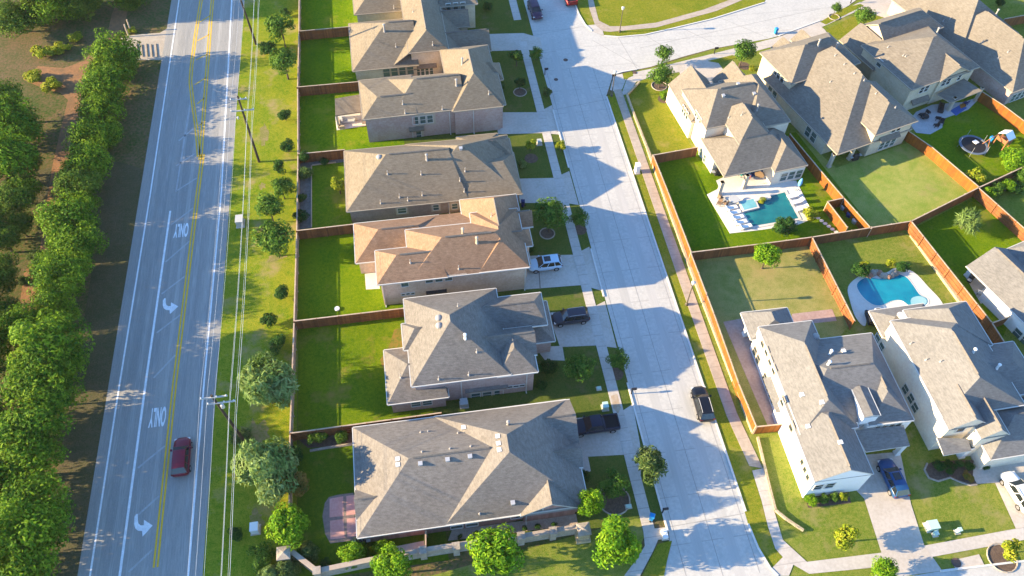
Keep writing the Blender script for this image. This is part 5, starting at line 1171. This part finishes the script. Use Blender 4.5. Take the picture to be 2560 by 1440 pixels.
sheet('patio_slab', [(2412,690),(2440,660),(2480,740),(2452,760)], .03, M_DRIVE)
grill((2424,702), 0.6, 'dark round grill on the patio at the right edge house'); chair((2447,735), 1., M_WHITE, 'white curved chair on the patio at the right edge house', None)
box_thing('air_conditioner', (2140,860), .01, .01, .01, M_UTG, 'x', 'x') if False else None
for px, l in (((1160,1012),'air conditioner at the foot of the pink brick house'), ((2224,905),'air conditioner between the white house and the gabled house'), ((985,338),'air conditioner at the foot of the rose brick wall')):
    box_thing('air_conditioner', px, .8, .8, .8, M_UTG, 'grey '+l, 'air conditioner')
for i in range(3):
    mb = MB(); p = G(2226+i*7,322+i*0); 
for i in range(5):      # sawn timber bollards and gate by the gravel apron
    p = G(343+i*12, 110+ (i%2)*2); q = G(346+i*12, 142); mb = MB(); mb.beam(p.to_2d(), q.to_2d(), .07, .0, .1); o = mb.build('timber_bar', M_POLE); tag(o, 'weathered timber bar laid across the gravel apron by the highway', 'timber bar', 'timber bars on the gravel apron')
for px in ((322,92),(328,80)): 
    p = G(*px); mb = MB(); mb.tube([(0,0,0),(0,.3,2.2)], .12, 7); o = mb.build('gate_post', M_CAP); o.location = (p.x,p.y,0); tag(o, 'leaning timber gate post beside the gravel apron', 'gate post', 'gate posts by the gravel apron')

# ================================================================== EVENING AIR
mb = MB(); mb.box(-235, 265, -75, 305, -1.0, 92.0); hz = mb.build('haze', mat('warm_air', (1,1,1))); hz['kind'] = 'stuff'
_n = MATS['warm_air'].node_tree; _n.nodes.remove(_n.nodes['Principled BSDF']); _v = _n.nodes.new('ShaderNodeVolumePrincipled')
_v.inputs['Color'].default_value = (1.0, 0.95, 0.86, 1); _v.inputs['Density'].default_value = 0.00006; _v.inputs['Anisotropy'].default_value = 0.1
_n.links.new(_v.outputs[0], _n.nodes['Material Output'].inputs['Volume'])
# ================================================================== VEHICLES
def paint(n, c, v=None): return mat(n, c, .3, None, metal=0.0, spec=.35, coat=.15)
M_CGLASS = mat('car_glass', (0.012, 0.016, 0.02), .05, spec=.8)
M_LENS = mat('lamp_lens', (0.62, 0.62, 0.60), .15); M_RED = mat('red_lens', (0.12, 0.005, 0.005), .25); M_TRIMB2 = mat('black_plastic', (0.02, 0.02, 0.022), .6)
def ringpts(w, zb, zt, crown):
    h = [(0, zb), (w*.80, zb), (w*.97, zb+.14), (w, zb+(zt-zb)*.5), (w*.98, zt-.14), (w*.90, zt-.02), (w*.5, zt+crown*.8), (0, zt+crown)]
    return h + [(-y, z) for y, z in h[-2:0:-1]]
def loft(mb, secs, m=0):
    n = len(secs[0][1]); i0 = len(mb.v)
    for x, ring_ in secs: mb.v += [(x, y, z) for y, z in ring_]
    for k in range(len(secs)-1):
        for j in range(n):
            a = i0+k*n+j; b = i0+k*n+(j+1) % n; mb.f.append((a, b, b+n, a+n)); mb.m.append(m)
    mb.f.append(tuple(range(i0, i0+n))); mb.m.append(m); mb.f.append(tuple(range(i0+(len(secs)-1)*n, i0+len(secs)*n))[::-1]); mb.m.append(m)
def house_part(o, name, x_rb, x_rt, x_ft, x_fb, zb, zt, wb, wt, body, glass, pillars):
    """glass cabin with painted roof and pillars"""
    g = MB(); B = [(x_rb,-wb,zb),(x_fb,-wb,zb),(x_fb,wb,zb),(x_rb,wb,zb)]; T_ = [(x_rt,-wt,zt),(x_ft,-wt,zt),(x_ft,wt,zt),(x_rt,wt,zt)]
    for i in range(4): g.face([B[i], B[(i+1) % 4], T_[(i+1) % 4], T_[i]])
    g.face(T_); g.build('window_glass', glass, o)
    r = MB(); n = 7; prof = []
    for k in range(n+1):
        t = -1+2*k/n; prof.append((wt*1.02*t, zt+.015+.06*(1-t*t)))
    xs = [(x_rt-.03, 0), (x_rt+.12, .03), ((x_rt+x_ft)/2, .05), (x_ft-.12, .03), (x_ft+.03, 0)]
    for (xa, da), (xb, db) in zip(xs, xs[1:]):
        for (ya, za), (yb, zb_) in zip(prof, prof[1:]):
            r.face([(xa,ya,za+da),(xb,ya,za+db),(xb,yb,zb_+db),(xa,yb,zb_+da)])
    for s in (-1, 1): r.face([(x_rt-.03,s*wt*1.02,zt-.05),(x_ft+.03,s*wt*1.02,zt-.05),(x_ft+.03,s*wt*1.02,zt+.015),(x_rt-.03,s*wt*1.02,zt+.015)])
    r.build('roof', body, o, smooth=False)
    for s in (-1, 1):
        for t, wd in pillars:
            p = MB()
            a = Vector((x_rb+(x_fb-x_rb)*t, s*wb, zb)); b = Vector((x_rt+(x_ft-x_rt)*t, s*wt, zt)); d = Vector((wd/2, 0, 0)); n_ = Vector((0, s*.012, .004))
            p.face([a-d+n_, a+d+n_, b+d*.8+n_, b-d*.8+n_]); p.build('window_pillar', body, o)
def vehicle(kind, name, px, head, L, pm, label, roof=None, z=.02, sunroof=False, rails=False):
    p = G(px[0], px[1], .8); o = thing(name, label, {'suv': 'car', 'pickup': 'pickup truck'}[kind], (p.x, p.y, z), math.radians(head)); h = L/2; W_ = .93
    mb = MB()
    if kind == 'suv':
        S_ = [(-h,.70,.50,.82,.02),(-h+.06,.84,.40,.98,.03),(-h+.3,.92,.30,1.06,.03),(-h+1.0,W_,.26,1.08,.03),(0,W_,.25,1.06,.03),(h-1.35,W_,.25,1.04,.04),(h-1.0,.92,.26,1.01,.06),(h-.45,.88,.30,.93,.06),(h-.12,.78,.38,.80,.05),(h,.60,.46,.68,.03)]
    else:
        S_ = [(-h,.88,.52,.98,.0),(-h+.05,.93,.45,1.06,.0),(-h+1.6,.95,.36,1.08,.0),(-h+1.75,.95,.36,1.12,.02),(.3,.95,.35,1.12,.02),(h-1.5,.95,.35,1.12,.03),(h-1.1,.94,.36,1.10,.05),(h-.4,.92,.40,1.04,.05),(h-.08,.86,.46,.92,.04),(h,.74,.52,.80,.02)]
    loft(mb, [(x, ringpts(w, zb, zt, c)) for x, w, zb, zt, c in S_]); b = mb.build('body', pm, o, smooth=True)
    try:
        for e in b.data.edges: pass
    except Exception: pass
    if kind == 'suv': house_part(o, name, -h+.10, -h+.52, h-1.95, h-1.2, 1.02, 1.56, .86, .66, roof or pm, M_CGLASS, ((0, .16), (.30, .10), (.62, .09), (1, .12)))
    else:
        house_part(o, name, -h+1.85, -h+2.15, h-2.15, h-1.45, 1.10, 1.78, .88, .70, roof or pm, M_CGLASS, ((0, .16), (.5, .10), (1, .12)))
        t = MB(); t.box(-h+.10, -h+1.68, -.76, .76, 1.085, 1.10); t.build('cargo_bed', mat('bed_liner', (0.008,0.008,0.01), .9), o)
        t = MB()
        for y0, y1 in ((-.93,-.78),(.78,.93)): t.box(-h+.05, -h+1.78, y0, y1, 1.07, 1.20)
        t.box(-h+.03, -h+.12, -.78, .78, 1.07, 1.20); t.build('bed_rail', pm, o)
    for sx in (-h+.85, h-.92):
        for s in (-1, 1):
            w = MB(); w.tube([(sx, s*.72, .36), (sx, s*.95, .36)], .36, 18); wo_ = w.build('wheel', M_TYRE, o)
            r = MB(); r.tube([(sx, s*.94, .36), (sx, s*.965, .36)], .22, 14); r.build('rim', M_RIM, wo_)
    for s in (-1, 1):
        l = MB(); l.box(h-.36, h-.14, s*.70-.15, s*.70+.15, .70, .84); l.build('headlight', M_LENS, o)
        l = MB(); l.box(-h+.02, -h+.20, s*.74-.14, s*.74+.14, .82, 1.02); l.build('taillight', M_RED, o)
        l = MB(); l.box(h-1.72, h-1.52, s*1.02-.11, s*1.02+.11, 1.05, 1.2); l.build('wing_mirror', pm, o)
        if rails: l = MB(); l.tube([(-h+.65, s*.60, 1.63), (-h+1.0, s*.6, 1.69), (h-2.3, s*.6, 1.69), (h-2.05, s*.6, 1.63)], .03, 5); l.build('roof_rail', M_GALV, o)
    if sunroof: l = MB(); l.box(h-2.95, h-2.1, -.42, .42, 1.66, 1.685); l.build('sunroof', M_CGLASS, o)
    return o
vehicle('suv', 'car', (453,1140), 91, 4.6, paint('crimson_paint', (0.16,0.006,0.022)), 'dark red car driving up the highway', roof=None)
vehicle('suv', 'car', (1757,1008), 88, 4.6, paint('black_paint', (0.006,0.007,0.012)), 'black car with silver roof rails driving on the residential street', rails=True)
vehicle('suv', 'car', (1362,658), 181, 4.5, paint('ice_blue_paint', (0.46,0.60,0.72)), 'pale blue-white car with a dark sunroof on the tan house driveway', sunroof=True)
vehicle('suv', 'car', (1426,791), 181, 4.7, paint('graphite_paint', (0.035,0.035,0.05)), 'graphite grey car on the grey roofed house driveway', rails=True)
vehicle('pickup', 'pickup_truck', (1488,1062), 180, 5.5, paint('midnight_paint', (0.010,0.012,0.03)), 'midnight blue pickup with an open bed on the bottom house driveway')
d = (G(2214,1150,.8)-G(2256,1238,.8)); 
vehicle('suv', 'car', (2233,1194), math.degrees(math.atan2(d.y, d.x)), 4.6, paint('blue_paint', (0.012,0.06,0.17)), 'blue car with a dark sunroof on the white house driveway', sunroof=True)
vehicle('suv', 'car', (2548,1228), 95, 4.7, paint('white_paint_car', (0.72,0.74,0.76)), 'white car cut by the right edge of the picture', rails=True)
vehicle('suv', 'car', (1338,24), -86, 4.7, paint('plum_paint', (0.045,0.02,0.05)), 'dark plum car parked at the kerb at the top of the street')
vehicle('pickup', 'pickup_truck', (1421,-12), 96, 5.2, paint('red_paint', (0.25,0.01,0.01)), 'red pickup at the very top edge of the street')
